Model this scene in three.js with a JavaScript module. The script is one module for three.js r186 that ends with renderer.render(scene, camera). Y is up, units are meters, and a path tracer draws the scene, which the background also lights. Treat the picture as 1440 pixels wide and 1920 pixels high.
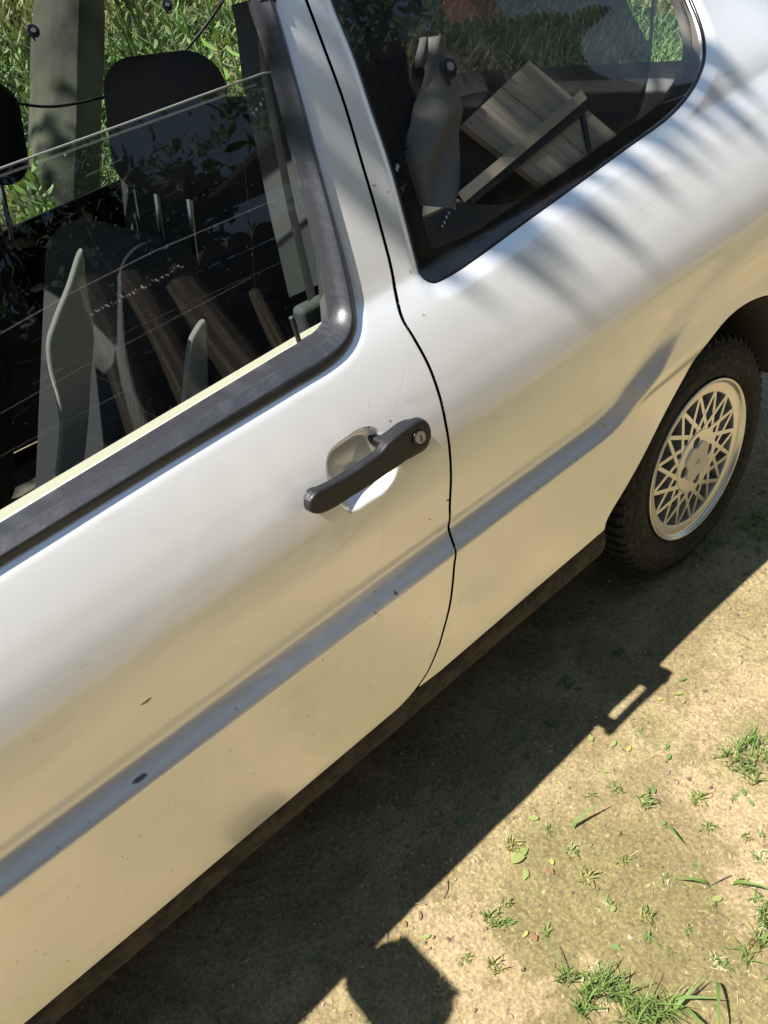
import * as THREE from 'three';
import { mergeGeometries } from 'three/addons/utils/BufferGeometryUtils.js';
import { RoundedBoxGeometry } from 'three/addons/geometries/RoundedBoxGeometry.js';

// ───────── camera, sky, sun, exposure ─────────
const scene = new THREE.Scene();
const F = 1455.01, CX = 720, CY = 960;                       // the photograph's focal length in its pixels
const EYE = new THREE.Vector3(-1.35997, 1.35805, 0.77392);
const YAW = 0.575160, PITCH = 0.624994, ROLL = -0.237452;
const fwd = new THREE.Vector3(Math.sin(YAW) * Math.cos(PITCH), -Math.sin(PITCH), -Math.cos(YAW) * Math.cos(PITCH));
const r0 = new THREE.Vector3(Math.cos(YAW), 0, Math.sin(YAW)), u0 = new THREE.Vector3().crossVectors(r0, fwd);
const right = r0.clone().multiplyScalar(Math.cos(ROLL)).addScaledVector(u0, Math.sin(ROLL));
const up = u0.clone().multiplyScalar(Math.cos(ROLL)).addScaledVector(r0, -Math.sin(ROLL));
const camera = new THREE.PerspectiveCamera(2 * Math.atan(960 / F) * 180 / Math.PI, 0.75, 0.02, 400);
camera.position.copy(EYE);
camera.quaternion.setFromRotationMatrix(new THREE.Matrix4().makeBasis(right, up, fwd.clone().negate()));

const SUN = new THREE.Vector3(-0.54, 1, -0.13).normalize();
const skyTex = (() => {                                        // clear blue air, paler towards the horizon
  const w = 256, h = 128, a = new Float32Array(w * h * 4);
  for (let j = 0; j < h; j++) for (let i = 0; i < w; i++) { const e = Math.sin(((j + 0.5) / h - 0.5) * Math.PI), t = Math.pow(Math.max(0, e), 0.55), k = (j * w + i) * 4; const c = e > 0 ? [0.225 + (0.088 - 0.225) * t, 0.265 + (0.148 - 0.265) * t, 0.30 + (0.255 - 0.30) * t] : [0.12, 0.11, 0.09]; a[k] = c[0]; a[k + 1] = c[1]; a[k + 2] = c[2]; a[k + 3] = 1; }
  const t = new THREE.DataTexture(a, w, h, THREE.RGBAFormat, THREE.FloatType); t.mapping = THREE.EquirectangularReflectionMapping; t.magFilter = t.minFilter = THREE.LinearFilter; t.needsUpdate = true; return t;
})();
scene.background = skyTex; scene.environment = skyTex;
const sun = new THREE.DirectionalLight(new THREE.Color().setRGB(1, 0.955, 0.885), 5.0);
sun.position.copy(SUN).multiplyScalar(12); sun.castShadow = true; sun.shadow.mapSize.set(4096, 4096);
Object.assign(sun.shadow.camera, { left: -7, right: 7, top: 7, bottom: -7, near: 0.5, far: 40 });
scene.add(sun, sun.target);
const renderer = new THREE.WebGLRenderer({ antialias: true });
renderer.toneMapping = THREE.LinearToneMapping; renderer.toneMappingExposure = 2.1; renderer.shadowMap.enabled = true;

// ───────── helpers ─────────
const V = (x, y, z) => new THREE.Vector3(x, y, z);
function rng(seed) { let a = seed >>> 0; return () => { a = (a + 0x6D2B79F5) | 0; let t = Math.imul(a ^ (a >>> 15), 1 | a); t = (t + Math.imul(t ^ (t >>> 7), 61 | t)) ^ t; return ((t ^ (t >>> 14)) >>> 0) / 4294967296; }; }
const clamp = (v, a, b) => Math.min(b, Math.max(a, v));
const sstep = (a, b, v) => { const t = clamp((v - a) / (b - a), 0, 1); return t * t * (3 - 2 * t); };
const lerp = (a, b, t) => a + (b - a) * t;
const hash = (i, j) => { let h = Math.imul(i, 374761393) + Math.imul(j, 668265263); h = Math.imul(h ^ (h >>> 13), 1274126177); return ((h ^ (h >>> 16)) >>> 0) / 4294967296; };
function vnoise(x, y, per = 0) {
  const i = Math.floor(x), j = Math.floor(y), u = x - i, v = y - j, a = u * u * (3 - 2 * u), b = v * v * (3 - 2 * v);
  const w = (k) => per ? ((k % per) + per) % per : k;
  return lerp(lerp(hash(w(i), w(j)), hash(w(i + 1), w(j)), a), lerp(hash(w(i), w(j + 1)), hash(w(i + 1), w(j + 1)), a), b);
}
function fbm(x, y, oct = 4, per = 0) { let s = 0, a = 0.5, n = 0; for (let o = 0; o < oct; o++) { s += a * vnoise(x, y, per); n += a; x = x * 2 + 17 * (per ? 0 : 1); y = y * 2 + 9 * (per ? 0 : 1); per *= 2; a *= 0.5; } return s / n; }
function ray(px, py) { return right.clone().multiplyScalar((px - CX) / F).addScaledVector(up, (CY - py) / F).add(fwd).normalize(); }
function atZ(px, py, z) { const d = ray(px, py); return EYE.clone().addScaledVector(d, (z - EYE.z) / d.z); }
function atGround(px, py) { const d = ray(px, py); return EYE.clone().addScaledVector(d, -EYE.y / d.y); }
const taken = {};
function numbered(name) { const k = taken[name] = (taken[name] ?? -1) + 1; return k ? `${name}_${String(k).padStart(3, '0')}` : name; }
function mesh(name, geo, mat, parent) { const m = new THREE.Mesh(geo, mat); m.name = name; m.castShadow = m.receiveShadow = true; (parent ?? scene).add(m); return m; }
function tag(o, label, category, group) { o.userData.label = label; o.userData.category = category; if (group) o.userData.group = group; return o; }
function thing(name, label, category, group, pos) { const g = new THREE.Group(); g.name = numbered(name); if (pos) g.position.copy(pos); scene.add(g); return tag(g, label, category, group); }
function part(name, parent) { const g = new THREE.Group(); g.name = name; parent.add(g); return g; }
const std = (r, g, b, roughness = 0.8, o = {}) => new THREE.MeshStandardMaterial({ color: new THREE.Color().setRGB(r, g, b), roughness, side: THREE.DoubleSide, ...o });
const phys = (r, g, b, o = {}) => new THREE.MeshPhysicalMaterial({ color: new THREE.Color().setRGB(r, g, b), side: THREE.DoubleSide, ...o });
function pchip(pts) {                                          // monotone cubic through (x, y)
  const n = pts.length, h = [], d = [], m = [];
  for (let i = 0; i < n - 1; i++) { h[i] = pts[i + 1][0] - pts[i][0]; d[i] = (pts[i + 1][1] - pts[i][1]) / h[i]; }
  m[0] = d[0]; m[n - 1] = d[n - 2];
  for (let i = 1; i < n - 1; i++) m[i] = d[i - 1] * d[i] <= 0 ? 0 : 3 * (h[i - 1] + h[i]) / ((2 * h[i] + h[i - 1]) / d[i - 1] + (h[i] + 2 * h[i - 1]) / d[i]);
  return (x) => {
    if (x <= pts[0][0]) return pts[0][1] + m[0] * (x - pts[0][0]);
    if (x >= pts[n - 1][0]) return pts[n - 1][1] + m[n - 1] * (x - pts[n - 1][0]);
    let i = 0; while (x > pts[i + 1][0]) i++;
    const t = (x - pts[i][0]) / h[i], t2 = t * t, t3 = t2 * t;
    return (2 * t3 - 3 * t2 + 1) * pts[i][1] + (t3 - 2 * t2 + t) * h[i] * m[i] + (3 * t2 - 2 * t3) * pts[i + 1][1] + (t3 - t2) * h[i] * m[i + 1];
  };
}
function geoFrom(pos, idx, nor, uv) {
  const g = new THREE.BufferGeometry(); g.setAttribute('position', new THREE.Float32BufferAttribute(pos, 3));
  if (uv) g.setAttribute('uv', new THREE.Float32BufferAttribute(uv, 2));
  g.setIndex(idx); if (nor) g.setAttribute('normal', new THREE.Float32BufferAttribute(nor, 3)); else g.computeVertexNormals();
  return g;
}
function loft(rows, closed = false) {                          // rows of Vector3, a quad sheet
  const n = rows[0].length, pos = [], idx = [], uv = [];
  rows.forEach((r, i) => r.forEach((p, j) => { pos.push(p.x, p.y, p.z); uv.push(j / (n - 1), i / (rows.length - 1)); }));
  for (let i = 0; i < rows.length - 1; i++) for (let j = 0; j < (closed ? n : n - 1); j++) { const a = i * n + j, b = i * n + (j + 1) % n; idx.push(a, b, a + n, b, b + n, a + n); }
  return geoFrom(pos, idx, null, uv);
}
function tube(pts, r, seg = 8, steps, closed = false) { return new THREE.TubeGeometry(new THREE.CatmullRomCurve3(pts, closed, 'centripetal'), steps ?? pts.length * 4, r, seg, closed); }
function bar(a, b, w, h, dir) {                                // box from a to b, w across, h along dir
  const d = b.clone().sub(a), L = d.length(), x = d.normalize(), z = dir.clone().addScaledVector(x, -dir.dot(x)).normalize(), y = new THREE.Vector3().crossVectors(z, x);
  const g = new THREE.BoxGeometry(L, w, h); g.applyMatrix4(new THREE.Matrix4().makeBasis(x, y, z).setPosition(a.clone().add(b).multiplyScalar(0.5))); return g;
}
const merge = (list) => mergeGeometries(list.map((g) => { g = g.index ? g.toNonIndexed() : g; for (const k of Object.keys(g.attributes)) if (!['position', 'normal', 'uv'].includes(k)) g.deleteAttribute(k); if (!g.attributes.uv) g.setAttribute('uv', new THREE.Float32BufferAttribute(new Float32Array(g.attributes.position.count * 2), 2)); return g; }));
const structure = (o) => { o.userData.kind = 'structure'; return o; };
function dataTex(n, fn, srgb, rep = true) {
  const a = new Uint8Array(n * n * 4);
  for (let j = 0; j < n; j++) for (let i = 0; i < n; i++) { const c = fn(i / n, j / n, i, j), k = (j * n + i) * 4; a[k] = clamp(c[0] * 255, 0, 255); a[k + 1] = clamp(c[1] * 255, 0, 255); a[k + 2] = clamp(c[2] * 255, 0, 255); a[k + 3] = 255; }
  const t = new THREE.DataTexture(a, n, n); t.magFilter = THREE.LinearFilter; t.minFilter = THREE.LinearMipmapLinearFilter; t.generateMipmaps = true;
  if (rep) t.wrapS = t.wrapT = THREE.RepeatWrapping; if (srgb) t.colorSpace = THREE.SRGBColorSpace; t.needsUpdate = true; return t;
}

// ───────── ground ─────────
function groundY(x, z) {
  const near = sstep(0.5, 0.25, Math.hypot(x + 0.02, z + 0.08)), nf = sstep(0.5, 0.25, Math.hypot(x + 2.46, z + 0.08));
  let y = (fbm(x * 1.7 + 3, z * 1.7 + 8, 3) - 0.5) * 0.035 + (fbm(x * 14, z * 14, 3) - 0.5) * 0.010 + (fbm(x * 60, z * 60, 2) - 0.5) * 0.0018;
  y *= 1 - 0.9 * Math.max(near, nf);
  const bank = sstep(-3.0, -9.5, z); return y - 0.004 + bank * 2.3;
}
{
  const line = (spans) => { const v = []; for (const [a, b, s] of spans) for (let t = a; t < b - 1e-6; t += s) v.push(t); v.push(spans[spans.length - 1][1]); return v; };
  const xs = line([[-60, -10, 5], [-10, -2.2, 0.3], [-2.2, -1.9, 0.05], [-1.9, 0.6, 0.0055], [0.6, 2, 0.03], [2, 10, 0.3], [10, 60, 5]]);
  const zs = line([[-60, -12, 4], [-12, -2, 0.25], [-2, -0.45, 0.06], [-0.45, 0.75, 0.0055], [0.75, 1.4, 0.03], [1.4, 8, 0.25], [8, 60, 4]]);
  const pos = [], uv = [], idx = [], nx = xs.length;
  for (const z of zs) for (const x of xs) { pos.push(x, groundY(x, z), z); uv.push(x / 2.4, z / 2.4); }
  for (let j = 0; j < zs.length - 1; j++) for (let i = 0; i < nx - 1; i++) { const a = j * nx + i; idx.push(a, a + nx, a + 1, a + 1, a + nx, a + nx + 1); }
  const S = 2048, mix3 = (a, b, t) => [lerp(a[0], b[0], t), lerp(a[1], b[1], t), lerp(a[2], b[2], t)];
  const col = dataTex(S, (u, v) => {
    const big = fbm(u * 6, v * 6, 4, 6), med = fbm(u * 24 + 24, v * 24, 4, 24), fine = fbm(u * 160, v * 160, 3, 160), gr = vnoise(u * 700, v * 700, 700), pat = fbm(u * 9 + 3, v * 9 + 5, 4, 9);
    let c = mix3([0.585, 0.515, 0.385], [0.665, 0.595, 0.455], sstep(0.35, 0.65, med));
    c = mix3(c, [0.475, 0.435, 0.275], sstep(0.48, 0.68, big + (med - 0.5) * 0.4) * 0.6);
    c = mix3(c, [0.74, 0.635, 0.515], sstep(0.56, 0.63, pat + (fine - 0.5) * 0.14) * 0.75);
    c = mix3(c, [0.43, 0.355, 0.26], sstep(0.66, 0.8, fine) * 0.4);
    const g2 = vnoise(u * 1000, v * 1000, 1000), k = 0.80 + 0.24 * gr + 0.20 * g2, sp = vnoise(u * 520 + 520, v * 520, 520), speck = sp > 0.92 ? 0.16 : sp < 0.05 ? -0.12 : 0;
    return [c[0] * k + speck, c[1] * k + speck, c[2] * k + speck];
  }, true);
  const bump = dataTex(1024, (u, v) => { const h = 0.3 * fbm(u * 70, v * 70, 3, 70) + 0.7 * fbm(u * 340, v * 340, 2, 340); return [h, h, h]; }, false);
  structure(mesh('ground', geoFrom(pos, idx, null, uv), std(0.64, 0.655, 0.59, 0.95, { map: col, bumpMap: bump, bumpScale: 0.0045 })));
}

// ───────── the car's side as a height field: z over (x, y) ─────────
const base = pchip([[0.26, -0.04], [0.31, -0.012], [0.355, 0.0045], [0.40, 0.0105], [0.46, 0.0135], [0.55, 0.0165], [0.595, 0.0195], [0.64, 0.0325], [0.70, 0.0345], [0.755, 0.0305], [0.80, 0.0205], [0.84, 0.0045], [0.88, -0.017], [0.915, -0.039], [0.94, -0.058], [0.952, -0.068], [0.962, -0.0755], [0.975, -0.082], [1.0, -0.093], [1.05, -0.115], [1.15, -0.160], [1.25, -0.205], [1.35, -0.251], [1.43, -0.291], [1.46, -0.311], [1.485, -0.345]]);
const ledgeTable = (() => {                                    // 1 below the crease, 0 above it: a sloping ledge with a crisp lower and a soft upper edge
  const a = -0.02, b = 0.03, n = 400, t = []; let s = 0;
  for (let i = 0; i <= n; i++) { const d = a + (b - a) * i / n; t.push(s); s += sstep(-0.0165, -0.005, d) * (1 - sstep(0.003, 0.023, d)); }
  return (d) => { const k = clamp((d - a) / (b - a), 0, 1) * n, i = Math.min(n - 1, Math.floor(k)); return 1 - lerp(t[i], t[i + 1], k - i) / s; };
})();
const WHEEL = [0, 0.285], FRONT = [-2.44, 0.285];
function ledge(x, y) {
  const d1 = y - 0.597; let d = d1, m = 0;
  for (const [wx] of [WHEEL, FRONT]) {
    const d2 = Math.hypot(x - wx, (y - 0.305) * 0.98) - (0.425 + 0.03 * sstep(-0.1, 0.15, x - wx)), k = 0.09, h = clamp(0.5 + 0.5 * (d - d2) / k, 0, 1);
    d = lerp(d, d2, h) - k * h * (1 - h); m = Math.max(m, sstep(-0.06, 0.32, d1 - d2));
  }
  return 0.0312 * (1 - 0.74 * m) * (1 - 0.6 * sstep(0.61, 0.70, y)) * ledgeTable(d / (1.25 + 1.5 * m));
}
const beltRise = (x) => 0.04 * (x + 0.76);
function S(x, y) {
  const yy = y - beltRise(x) * sstep(0.62, 0.9, y);
  let z = base(yy) + ledge(x, y);
  z -= 0.10 * Math.pow(Math.max(0, x - 0.05), 2) + 0.9 * Math.pow(Math.max(0, x - 0.36), 2);
  z -= sstep(0.97, 1.15, yy) * 0.12 * Math.pow(Math.max(0, x + 0.45), 2);
  z -= 0.05 * Math.pow(Math.max(0, -1.5 - x), 2) + 0.25 * Math.pow(Math.max(0, -2.5 - x), 2);
  z += 0.012 * sstep(-0.65, -0.2, x) * Math.exp(-Math.pow((y - 0.80) / 0.09, 2));
  z += (fbm(x * 7, y * 9, 2) - 0.5) * 0.0012;
  return z;
}
function onS(px, py, off = 0, f = S) {
  const d = ray(px, py); let t = (0.12 - EYE.z) / d.z, hi;
  for (let i = 0; i < 4000; i++) { const p = EYE.clone().addScaledVector(d, t); if (p.z < f(p.x, p.y) + off) { hi = t; break; } t += 0.004; }
  let lo = t - 0.004; for (let i = 0; i < 20; i++) { const m = (lo + t) / 2, p = EYE.clone().addScaledVector(d, m); if (p.z < f(p.x, p.y) + off) t = m; else lo = m; }
  return EYE.clone().addScaledVector(d, t);
}
const path2 = (pix, off = 0, f = S) => pix.map(([a, b]) => { const p = onS(a, b, off, f); return [p.x, p.y]; });
function smooth(pts, step = 0.006, closed = false) {           // resampled Catmull-Rom in (x, y)
  const c = new THREE.CatmullRomCurve3(pts.map(([x, y]) => V(x, y, 0)), closed, 'centripetal'), n = Math.max(4, Math.round(c.getLength() / step));
  const r = c.getSpacedPoints(n).map((p) => [p.x, p.y]); if (closed) r.pop(); return r;
}
function straight(pts, step = 0.01) { const r = []; for (let i = 0; i < pts.length - 1; i++) { const [a, b] = [pts[i], pts[i + 1]], n = Math.max(1, Math.round(Math.hypot(b[0] - a[0], b[1] - a[1]) / step)); for (let k = 0; k < n; k++) r.push([lerp(a[0], b[0], k / n), lerp(a[1], b[1], k / n)]); } r.push(pts[pts.length - 1]); return r; }
function area(p) { let s = 0; for (let i = 0; i < p.length; i++) { const a = p[i], b = p[(i + 1) % p.length]; s += a[0] * b[1] - b[0] * a[1]; } return s / 2; }
function polySdf(p) {
  const n = p.length, X = new Float64Array(n), Y = new Float64Array(n); p.forEach((q, i) => { X[i] = q[0]; Y[i] = q[1]; });
  let x0 = 1e9, x1 = -1e9, y0 = 1e9, y1 = -1e9; for (let i = 0; i < n; i++) { x0 = Math.min(x0, X[i]); x1 = Math.max(x1, X[i]); y0 = Math.min(y0, Y[i]); y1 = Math.max(y1, Y[i]); }
  return (x, y) => {
    const far = Math.max(x0 - x, x - x1, y0 - y, y - y1); if (far > 0.05) return far;
    let d = 1e9, inside = false;
    for (let i = 0, j = n - 1; i < n; j = i++) {
      const ex = X[j] - X[i], ey = Y[j] - Y[i], wx = x - X[i], wy = y - Y[i], t = clamp((wx * ex + wy * ey) / (ex * ex + ey * ey + 1e-18), 0, 1), bx = wx - ex * t, by = wy - ey * t;
      d = Math.min(d, bx * bx + by * by);
      if ((Y[i] > y) !== (Y[j] > y) && x < ex * (y - Y[i]) / ey + X[i]) inside = !inside;
    }
    return (inside ? -1 : 1) * Math.sqrt(d);
  };
}
function spans(list) { const v = []; for (const [a, b, s] of list) { const n = Math.round((b - a) / s); for (let i = 0; i < n; i++) v.push(a + (b - a) * i / n); } v.push(list[list.length - 1][1]); return v; }
const norm3 = (f, x, y) => { const h = 0.0006, zx = (f(x + h, y) - f(x - h, y)) / (2 * h), zy = (f(x, y + h) - f(x, y - h)) / (2 * h), l = Math.hypot(zx, zy, 1); return [-zx / l, -zy / l, 1 / l]; };
function panel(xs, ys, f, sdf) {                               // the height field where sdf < 0, cut exactly along sdf = 0
  const nx = xs.length, ny = ys.length, D = new Float64Array(nx * ny), id = new Int32Array(nx * ny).fill(-1), pos = [], nor = [], uv = [], idx = [], cut = new Map();
  for (let j = 0; j < ny; j++) for (let i = 0; i < nx; i++) D[j * nx + i] = sdf(xs[i], ys[j]);
  const put = (x, y) => { pos.push(x, y, f(x, y)); nor.push(...norm3(f, x, y)); uv.push(x, y); return pos.length / 3 - 1; };
  const node = (k) => id[k] >= 0 ? id[k] : (id[k] = put(xs[k % nx], ys[(k / nx) | 0]));
  const edge = (a, b) => { const key = a < b ? a * nx * ny + b : b * nx * ny + a; let v = cut.get(key); if (v === undefined) { const t = D[a] / (D[a] - D[b]); v = put(lerp(xs[a % nx], xs[b % nx], t), lerp(ys[(a / nx) | 0], ys[(b / nx) | 0], t)); cut.set(key, v); } return v; };
  const tri = (a, b, c) => {
    const q = [], v = [a, b, c];
    for (let k = 0; k < 3; k++) { const s = v[k], e = v[(k + 1) % 3]; if (D[s] < 0) q.push(node(s)); if ((D[s] < 0) !== (D[e] < 0)) q.push(edge(s, e)); }
    for (let k = 1; k < q.length - 1; k++) idx.push(q[0], q[k], q[k + 1]);
  };
  for (let j = 0; j < ny - 1; j++) for (let i = 0; i < nx - 1; i++) { const a = j * nx + i; tri(a, a + 1, a + nx + 1); tri(a, a + nx + 1, a + nx); }
  return geoFrom(pos, idx, nor, uv);
}
function rim(poly, f, r, depth, hole = false, closed = true) { // rounded, turned-in edge of a panel along its outline
  const n = poly.length, s = (area(poly) > 0 ? 1 : -1) * (hole ? -1 : 1), rows = [];
  const out = poly.map((p, i) => { const a = poly[closed ? (i + n - 1) % n : Math.max(0, i - 1)], b = poly[closed ? (i + 1) % n : Math.min(n - 1, i + 1)], dx = b[0] - a[0], dy = b[1] - a[1], l = Math.hypot(dx, dy) || 1; return [dy / l * s, -dx / l * s]; });
  const prof = [[r + 0.0016, 0.00004, 0]]; for (let k = 0; k <= 5; k++) { const a = k / 5 * Math.PI / 2; prof.push([r * (1 - Math.sin(a)), -r * (1 - Math.cos(a)), a]); } prof.push([0, -depth, Math.PI / 2]);
  const pos = [], nor = [], uv = [], idx = [], m = closed ? n + 1 : n;
  for (const [ins, dz, a] of prof) for (let i = 0; i < m; i++) {
    const p = poly[i % n], o = out[i % n], x = p[0] - o[0] * ins, y = p[1] - o[1] * ins, N = norm3(f, x, y), c = Math.cos(a), q = Math.sin(a);
    pos.push(x, y, f(x, y) + dz); const v = V(N[0] * c + o[0] * q, N[1] * c + o[1] * q, N[2] * c).normalize(); nor.push(v.x, v.y, v.z); uv.push(x, y);
  }
  for (let k = 0; k < prof.length - 1; k++) for (let i = 0; i < m - 1; i++) { const a = k * m + i; idx.push(a, a + 1, a + m, a + 1, a + m + 1, a + m); }
  return geoFrom(pos, idx, nor, uv);
}
const MID = -0.77, flip = (g) => { const c = g.clone(); c.applyMatrix4(new THREE.Matrix4().makeScale(1, 1, -1)); c.applyMatrix4(new THREE.Matrix4().makeTranslation(0, 0, 2 * MID)); { const p = c.attributes.position; for (let i = 0; i < p.count; i++) { const x = p.getX(i); if (x > -0.92 && x < -0.1 && p.getY(i) > 0.5) p.setX(i, x < -0.56 ? lerp(-0.92, -0.82, (x + 0.92) / 0.36) : lerp(-0.82, -0.1, (x + 0.56) / 0.46)); } } if (c.index) { const a = c.index.array; for (let i = 0; i < a.length; i += 3) { const t = a[i]; a[i] = a[i + 1]; a[i + 1] = t; } } return c; };

// ───────── materials of the car ─────────
const MX0 = -1.85, MX1 = 0.65, MY0 = 0.3, MY1 = 1.4;
function markCanvas() {                                        // chips, scuffs, dust specks and run marks seen on the paint, laid out in metres over the side
  const W = 2048, H = 901, c = document.createElement('canvas'); c.width = W; c.height = H; const g = c.getContext('2d');
  g.fillStyle = '#ffffff'; g.fillRect(0, 0, W, H);
  const X = (x) => (x - MX0) / (MX1 - MX0) * W, Y = (y) => (MY1 - y) / (MY1 - MY0) * H, rnd = rng(5), P = (a, b) => { const p = onS(a, b); return [X(p.x), Y(p.y)]; };
  for (let i = 0; i < 900; i++) { g.globalAlpha = 0.10 + 0.25 * rnd(); g.fillStyle = rnd() < 0.6 ? '#b9b2a0' : '#8d8778'; g.beginPath(); g.arc(rnd() * W, rnd() * H, 0.4 + 0.5 * rnd(), 0, 7); g.fill(); }
  for (let i = 0; i < 260; i++) { g.globalAlpha = 0.05; g.fillStyle = rnd() < 0.5 ? '#a89c80' : '#c8c4b8'; const x = rnd() * W, y = rnd() * H; g.beginPath(); g.ellipse(x, y, 6 + 22 * rnd(), 3 + 6 * rnd(), rnd() * 0.4, 0, 7); g.fill(); }
  const chip = (a, b, l, w, ang, col, al = 0.9) => { const [x, y] = P(a, b); g.globalAlpha = al; g.fillStyle = col; g.save(); g.translate(x, y); g.rotate(ang); g.beginPath(); for (let k = 0; k < 12; k++) { const t = k / 12 * 6.283, q = 0.7 + 0.5 * rnd(); g.lineTo(Math.cos(t) * l * q, Math.sin(t) * w * q); } g.fill(); g.restore(); };
  chip(275, 1315, 6, 1.6, 0, '#4a4640'); chip(269, 1319, 3, 1, 0.3, '#6d675c'); chip(263, 1459, 8, 2, 0.05, '#4c545a'); chip(840, 938, 3, 1.5, 0.4, '#4a4238'); chip(742, 1112, 2.5, 2, 1, '#5a6068'); chip(704, 1149, 2, 1.2, 1, '#666a6c');
  chip(692, 802, 1.6, 1.4, 0, '#a0736a', 0.8); chip(732, 790, 1.6, 1.3, 0, '#a0736a', 0.8); chip(643, 597, 1.4, 1.2, 0, '#b0782a'); chip(702, 348, 3.2, 0.7, 0.4, '#6a6258'); chip(728, 360, 2.4, 1.2, 0.1, '#c8a8a0', 0.7); chip(806, 974, 2, 0.8, 0.2, '#5a5446'); chip(795, 591, 2.4, 0.8, 0.6, '#8a8680'); chip(770, 510, 1.6, 2.4, 0, '#a9a49a', 0.8);
  chip(298, 1146, 5, 1.2, 0.1, '#f6f6f6', 0.9); chip(160, 1248, 7, 1.6, 0.1, '#efeeea', 0.8); chip(110, 1290, 5, 1.2, 0.1, '#efeeea', 0.6);
  const run = (pts, w, col, al) => { g.globalAlpha = al; g.strokeStyle = col; g.lineWidth = w; g.beginPath(); pts.forEach(([a, b], i) => { const [x, y] = P(a, b); i ? g.lineTo(x, y) : g.moveTo(x, y); }); g.stroke(); };
  run([[720, 950], [716, 1040], [706, 1160], [694, 1260]], 0.8, '#6d6550', 0.12); run([[1190, 402], [1232, 372], [1240, 362]], 1.2, '#f4f4f4', 0.9); run([[691, 740], [694, 790]], 0.7, '#8a8376', 0.2); run([[760, 690], [742, 760]], 0.6, '#8d8a80', 0.3);
  for (let i = 0; i < 70; i++) { const a = 20 + rnd() * 1200, b = 1950 - 0.85 * a - 30 - rnd() * 260; if (b < 600) continue; chip(a, b, 0.6 + rnd() * 0.9, 0.5 + rnd() * 0.5, rnd() * 3, rnd() < 0.7 ? '#6a5f48' : '#e0d28a', 0.6); }
  const t = new THREE.CanvasTexture(c); t.colorSpace = THREE.SRGBColorSpace; t.repeat.set(1 / (MX1 - MX0), 1 / (MY1 - MY0)); t.offset.set(-MX0 / (MX1 - MX0), -MY0 / (MY1 - MY0)); t.wrapS = t.wrapT = THREE.ClampToEdgeWrapping; return t;
}
const PAINT = { metalness: 0.5, roughness: 0.36, clearcoat: 1, clearcoatRoughness: 0.025 };
const paint = phys(0.91, 0.90, 0.875, PAINT), paintMarked = phys(0.91, 0.90, 0.875, { ...PAINT, map: markCanvas() });
const grainTex = dataTex(256, (u, v) => { const h = 0.6 * fbm(u * 64, v * 64, 3, 64) + 0.4 * vnoise(u * 200, v * 200, 200); return [h, h, h]; }, false);
const wearTex = dataTex(512, (u, v) => { const n = fbm(u * 12, v * 12, 4, 12), s = fbm(u * 6, v * 90, 3, 6), k = 0.88 + 0.14 * sstep(0.5, 0.75, n) + 0.2 * sstep(0.6, 0.8, s) + 0.1 * vnoise(u * 90, v * 90, 90); return [k * 0.66, k * 0.66, k * 0.66]; }, true);
const rubber = std(0.085, 0.09, 0.105, 0.36, { map: wearTex, bumpMap: grainTex, bumpScale: 0.0002 });
const plasticMap = wearTex.clone(); plasticMap.repeat.set(6, 6);
const blackPlastic = std(0.032, 0.033, 0.037, 0.46, { map: plasticMap, bumpMap: grainTex, bumpScale: 0.0004 });
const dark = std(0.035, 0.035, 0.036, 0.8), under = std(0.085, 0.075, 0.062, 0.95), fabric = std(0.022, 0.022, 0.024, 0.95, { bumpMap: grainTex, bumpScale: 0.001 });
const sunPatchGrey = std(0.21, 0.215, 0.195, 0.95, { bumpMap: grainTex, bumpScale: 0.001 });  // paler than the seat fabric: sunlight on the seat, put in as colour
const cream = std(0.76, 0.69, 0.53, 0.6, { bumpMap: grainTex, bumpScale: 0.0003 }), beige = std(0.72, 0.63, 0.54, 0.9, { bumpMap: grainTex, bumpScale: 0.0005 });
const glassMat = phys(0.76, 0.80, 0.78, { transmission: 1, roughness: 0, thickness: 0, ior: 1.52, metalness: 0 });
const rearGlassMat = phys(0.82, 0.85, 0.86, { transmission: 1, roughness: 0, thickness: 0, ior: 1.52, metalness: 0 });
const fritMat = std(0.008, 0.008, 0.009, 0.25), chrome = std(0.75, 0.75, 0.74, 0.2, { metalness: 1 });

// ───────── the car ─────────
const car = thing('hatchback_car', 'silver two-door hatchback parked on bare dirt with its front window half open', 'car');
const seamPix = [[572, 0], [603, 83], [643, 193], [677, 307], [710, 420], [735, 520], [752, 597], [775, 636], [800, 682], [820, 735], [834, 795], [842, 850], [844, 900], [842, 950], [840, 994], [851, 1028], [851, 1056], [848, 1090], [842, 1136], [823, 1209]];
const sealOut = [[-60, 1095], [0, 1058], [140, 972], [290, 880], [430, 797], [560, 720], [610, 690], [645, 660], [662, 632], [668, 600], [664, 565], [650, 500], [630, 425], [606, 340], [580, 240], [555, 150], [535, 75], [512, 0]];
const sealIn = [[-60, 1043], [0, 1006], [140, 920], [290, 828], [430, 742], [545, 672], [590, 645], [615, 626], [630, 603], [634, 580], [628, 545], [615, 480], [597, 405], [575, 320], [552, 225], [530, 140], [505, 60], [484, 0]];
const yRoof = (x) => 1.458 - 0.03 * Math.max(0, x + 0.2) - 0.012 * Math.max(0, -0.9 - x);
const seam = smooth(path2(seamPix), 0.006); { const a = seam[0], b = seam[3], k = (yRoof(a[0]) - a[1]) / (a[1] - b[1]); seam.unshift([a[0] + (a[0] - b[0]) * k * 0.8, yRoof(a[0])]); }
const sO = path2(sealOut), sI = path2(sealIn), topO = sO[sO.length - 1], topI = sI[sI.length - 1];
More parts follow.
